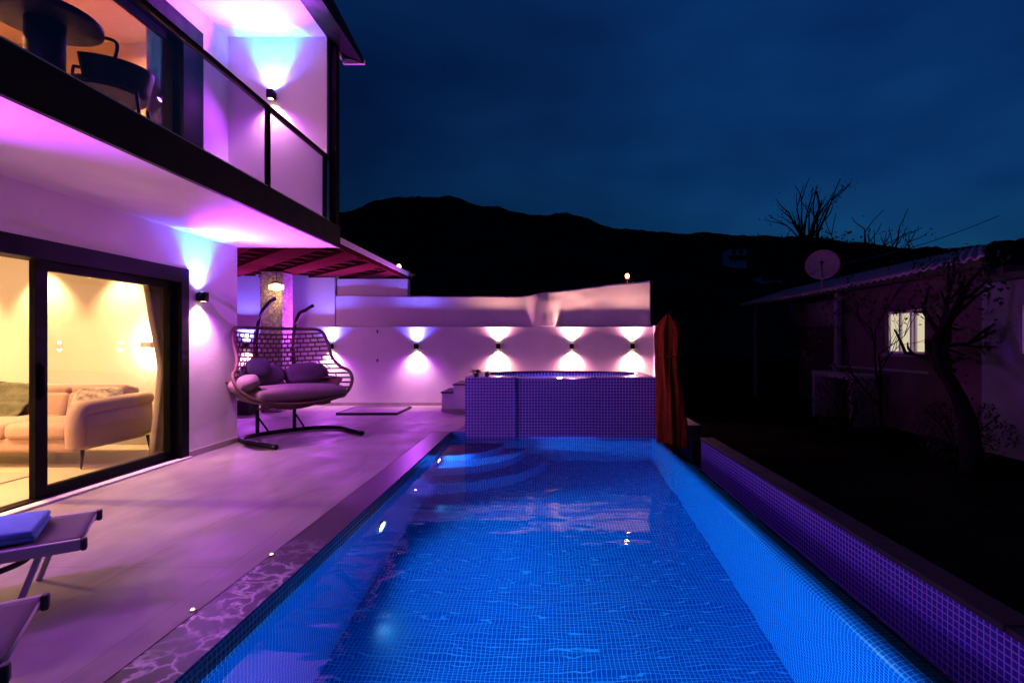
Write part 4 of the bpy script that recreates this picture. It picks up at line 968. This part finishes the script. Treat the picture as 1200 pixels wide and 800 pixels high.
# ------------------------------------------------------------------ trees and shrubs in the dark
def tree(name, base, height, spread, seed, label, leaves=1800, lean=(0, 0), lsz=0.16, lev=5, bare=0.5, r0=None, first=0.3):
    rnd = random.Random(seed); t = thing(name, base, label, 'tree'); q = MB(); lf = MB(); tips = []
    r0 = r0 or height * 0.022
    def br(p, d, l, r, k):
        pts = [p]; dd = Vector(d)
        for i in range(4):
            dd = (dd + Vector((rnd.uniform(-.18, .18), rnd.uniform(-.18, .18), rnd.uniform(-.05, .14)))).normalized(); pts.append(pts[-1] + dd * l / 4)
        q.tube(pts, [r * (1 - 0.12 * i) for i in range(5)], 6 if k < 3 else 4)
        if k >= lev: tips.append((pts[-1], dd)); tips.append((pts[-2], dd)); return
        for i in range(3 if k < 3 else 2):
            a_ = rnd.uniform(0, 6.28); ax_ = dd.orthogonal().normalized(); ax_ = Matrix.Rotation(a_, 3, dd) @ ax_
            nd = (Matrix.Rotation(R(rnd.uniform(16, 46)) * spread, 3, ax_) @ dd).normalized()
            br(pts[rnd.choice((2, 3, 4, 4))], nd, l * rnd.uniform(0.58, 0.82), r * 0.55, k + 1)
    br(Vector(base), Vector((lean[0], lean[1], 1)).normalized(), height * first, r0, 0)
    for i in range(leaves):
        p, d_ = rnd.choice(tips)
        if noise.noise(p * 0.5 + Vector((seed, 0, 0))) < bare - 0.5: continue
        leaf(lf, p + Vector((rnd.gauss(0, 1), rnd.gauss(0, 1), rnd.gauss(0, 1))) * lsz * 1.5, (rnd.uniform(-1, 1), rnd.uniform(-1, 1), rnd.uniform(-1, 1)), lsz * rnd.uniform(.6, 1.3), lsz * 0.35)
    q.build('trunk', M['bark'], t)
    if lf.v: lf.build('crown', M['leaf'], t)
    return t
tree('bare_tree', (18.0, 33, GZ), 20.5, 0.65, 5, 'tall sparse tree with thin upright twigs behind the satellite dish', 500, (-0.06, 0), 0.13, 4, 0.5)
tree('bare_tree', (19.8, 33.5, GZ), 15.5, 1.25, 11, 'lower spreading tree with a branch reaching right behind the low roof', 500, (0.22, 0), 0.13, 4, 0.5)
tree('garden_tree', (5.6, 6.75, GZ), 2.7, 1.1, 3, 'dark leaning tree in front of the corner between mauve house and annexe', 700, (0.16, 0.2), 0.07, 3, 0.42, 0.16, 0.5)
tree('garden_tree', (5.75, 8.75, GZ), 3.0, 1.0, 21, 'slender leafy tree in front of the lit window', 520, (0.0, 0.05), 0.075, 4, 0.5, 0.035, 0.42)
bush('garden_shrub', (6.1, 7.6, 0.1), (0.5, 0.8, 0.5), 2600, M['leaf'], 'low dark shrub against the pale annexe wall', 0.055)
bush('garden_shrub', (5.6, 9.6, 0.3), (0.6, 0.9, 0.6), 3200, M['leaf'], 'dark shrub beneath the lit window', 0.055)
bush('garden_shrub', (13.2, 24, 3.9), (2.0, 2.0, 2.9), 6000, M['leaf'], 'big round dark bush on the skyline behind the satellite dish', 0.2)
# distant houses on the hillside
def far_house(px, py, wpx, hpx, label):
    X = Y = None
    for Yt in range(70, 400, 2):
        Xt = (px - VX) / F * Yt; zz_ = H + (VY - py) / F * Yt
        if hill_z((Xt / (0.35 + 0.65 * min(1, Yt / RY))), Yt) >= zz_ - 0.5: break
    s_ = Yt / F; X, Y, z = Xt, Yt, H + (VY - py) / F * Yt
    t = thing('hillside_house', (X, Y, z - 2), label, 'house', 'houses on the dark hillside')
    w2, hh = wpx * s_ / 2, hpx * s_
    q = MB(); q.box(X - w2, X + w2, Y, Y + 8, z - 4, z + hh); q.build('wall', M['farwall'], t)
    q = MB(); q.box(X - w2 - .4, X + w2 + .4, Y - 1.2, Y - 0.01, z + hh * 0.42, z + hh * 0.56); q.box(X - w2 - .5, X + w2 + .5, Y - 1.3, Y + 8.3, z + hh + 0.01, z + hh + 0.5); q.build('slab', M['darkstone'], t)
    for k in (-0.5, 0.3):
        q = MB(); q.box(X + k * w2 - .6, X + k * w2 + .8, Y - 0.02, Y - 0.004, z + hh * 0.62, z + hh * 0.9); q.build('window', M['black'], t)
far_house(865, 312, 20, 22, 'pale two storey house alone on the dark hillside')
far_house(905, 330, 24, 8, 'low pale house on the hillside just left of the satellite dish')

# ------------------------------------------------------------------ world, camera, render
w = bpy.data.worlds.new('World'); sc.world = w; w.use_nodes = True
nt = w.node_tree; n = nt.nodes; L = nt.links
bg = n['Background']; sky = n.new('ShaderNodeTexSky'); sky.sky_type = 'NISHITA'; sky.sun_disc = False
sky.sun_elevation = R(-4.0); sky.sun_rotation = R(60); sky.ozone_density = 4.0; sky.air_density = 1.0
tc = n.new('ShaderNodeTexCoord'); mp = n.new('ShaderNodeMapping'); mp.inputs['Scale'].default_value = (1, 1, 2.2); L.new(tc.outputs['Generated'], mp.inputs[0])
nz = n.new('ShaderNodeTexNoise'); nz.inputs['Scale'].default_value = 2.1; nz.inputs['Detail'].default_value = 3; nz.inputs['Roughness'].default_value = 0.5; L.new(mp.outputs[0], nz.inputs['Vector'])
rp = n.new('ShaderNodeValToRGB'); rp.color_ramp.elements[0].position = 0.33; rp.color_ramp.elements[0].color = (0.06, 0.37, 0.38, 1)
rp.color_ramp.elements[1].position = 0.68; rp.color_ramp.elements[1].color = (0.12, 0.84, 0.72, 1)
L.new(nz.outputs['Fac'], rp.inputs['Fac'])
mx = n.new('ShaderNodeMix'); mx.data_type = 'RGBA'; mx.blend_type = 'MULTIPLY'; mx.inputs['Factor'].default_value = 1
sz = n.new('ShaderNodeSeparateXYZ'); L.new(tc.outputs['Generated'], sz.inputs[0])
el = n.new('ShaderNodeMapRange'); el.inputs['From Min'].default_value = 0.05; el.inputs['From Max'].default_value = 0.55; el.inputs['To Min'].default_value = 0.34; el.inputs['To Max'].default_value = 1.5
L.new(sz.outputs[2], el.inputs['Value'])
vm = n.new('ShaderNodeVectorMath'); vm.operation = 'SCALE'; L.new(sky.outputs[0], vm.inputs[0]); L.new(el.outputs[0], vm.inputs['Scale'])
L.new(vm.outputs[0], mx.inputs['A']); L.new(rp.outputs[0], mx.inputs['B']); L.new(mx.outputs['Result'], bg.inputs['Color'])
bg.inputs['Strength'].default_value = 3.5

cam = bpy.data.cameras.new('camera'); co = bpy.data.objects.new('camera', cam); COL.objects.link(co)
co.location = (0, 0, H); co.rotation_euler = (R(90), 0, 0)
cam.lens = 18; cam.sensor_width = 36; cam.shift_x = -43 / 1200; cam.shift_y = 2 / 1200; cam.clip_start = 0.05; cam.clip_end = 3000
sc.camera = co
sc.view_settings.view_transform = 'Standard'; sc.view_settings.look = 'None'; sc.view_settings.exposure = 0.15; sc.view_settings.gamma = 1.0
sc.view_settings.use_curve_mapping = False
sc.render.engine = 'CYCLES'
c = sc.cycles
c.use_denoising = True; c.caustics_reflective = False; c.caustics_refractive = False
c.max_bounces = 8; c.diffuse_bounces = 3; c.glossy_bounces = 4; c.transmission_bounces = 6; c.transparent_max_bounces = 12
c.sample_clamp_indirect = 4.0; c.sample_clamp_direct = 0.0; c.blur_glossy = 0.5
c.use_light_tree = True
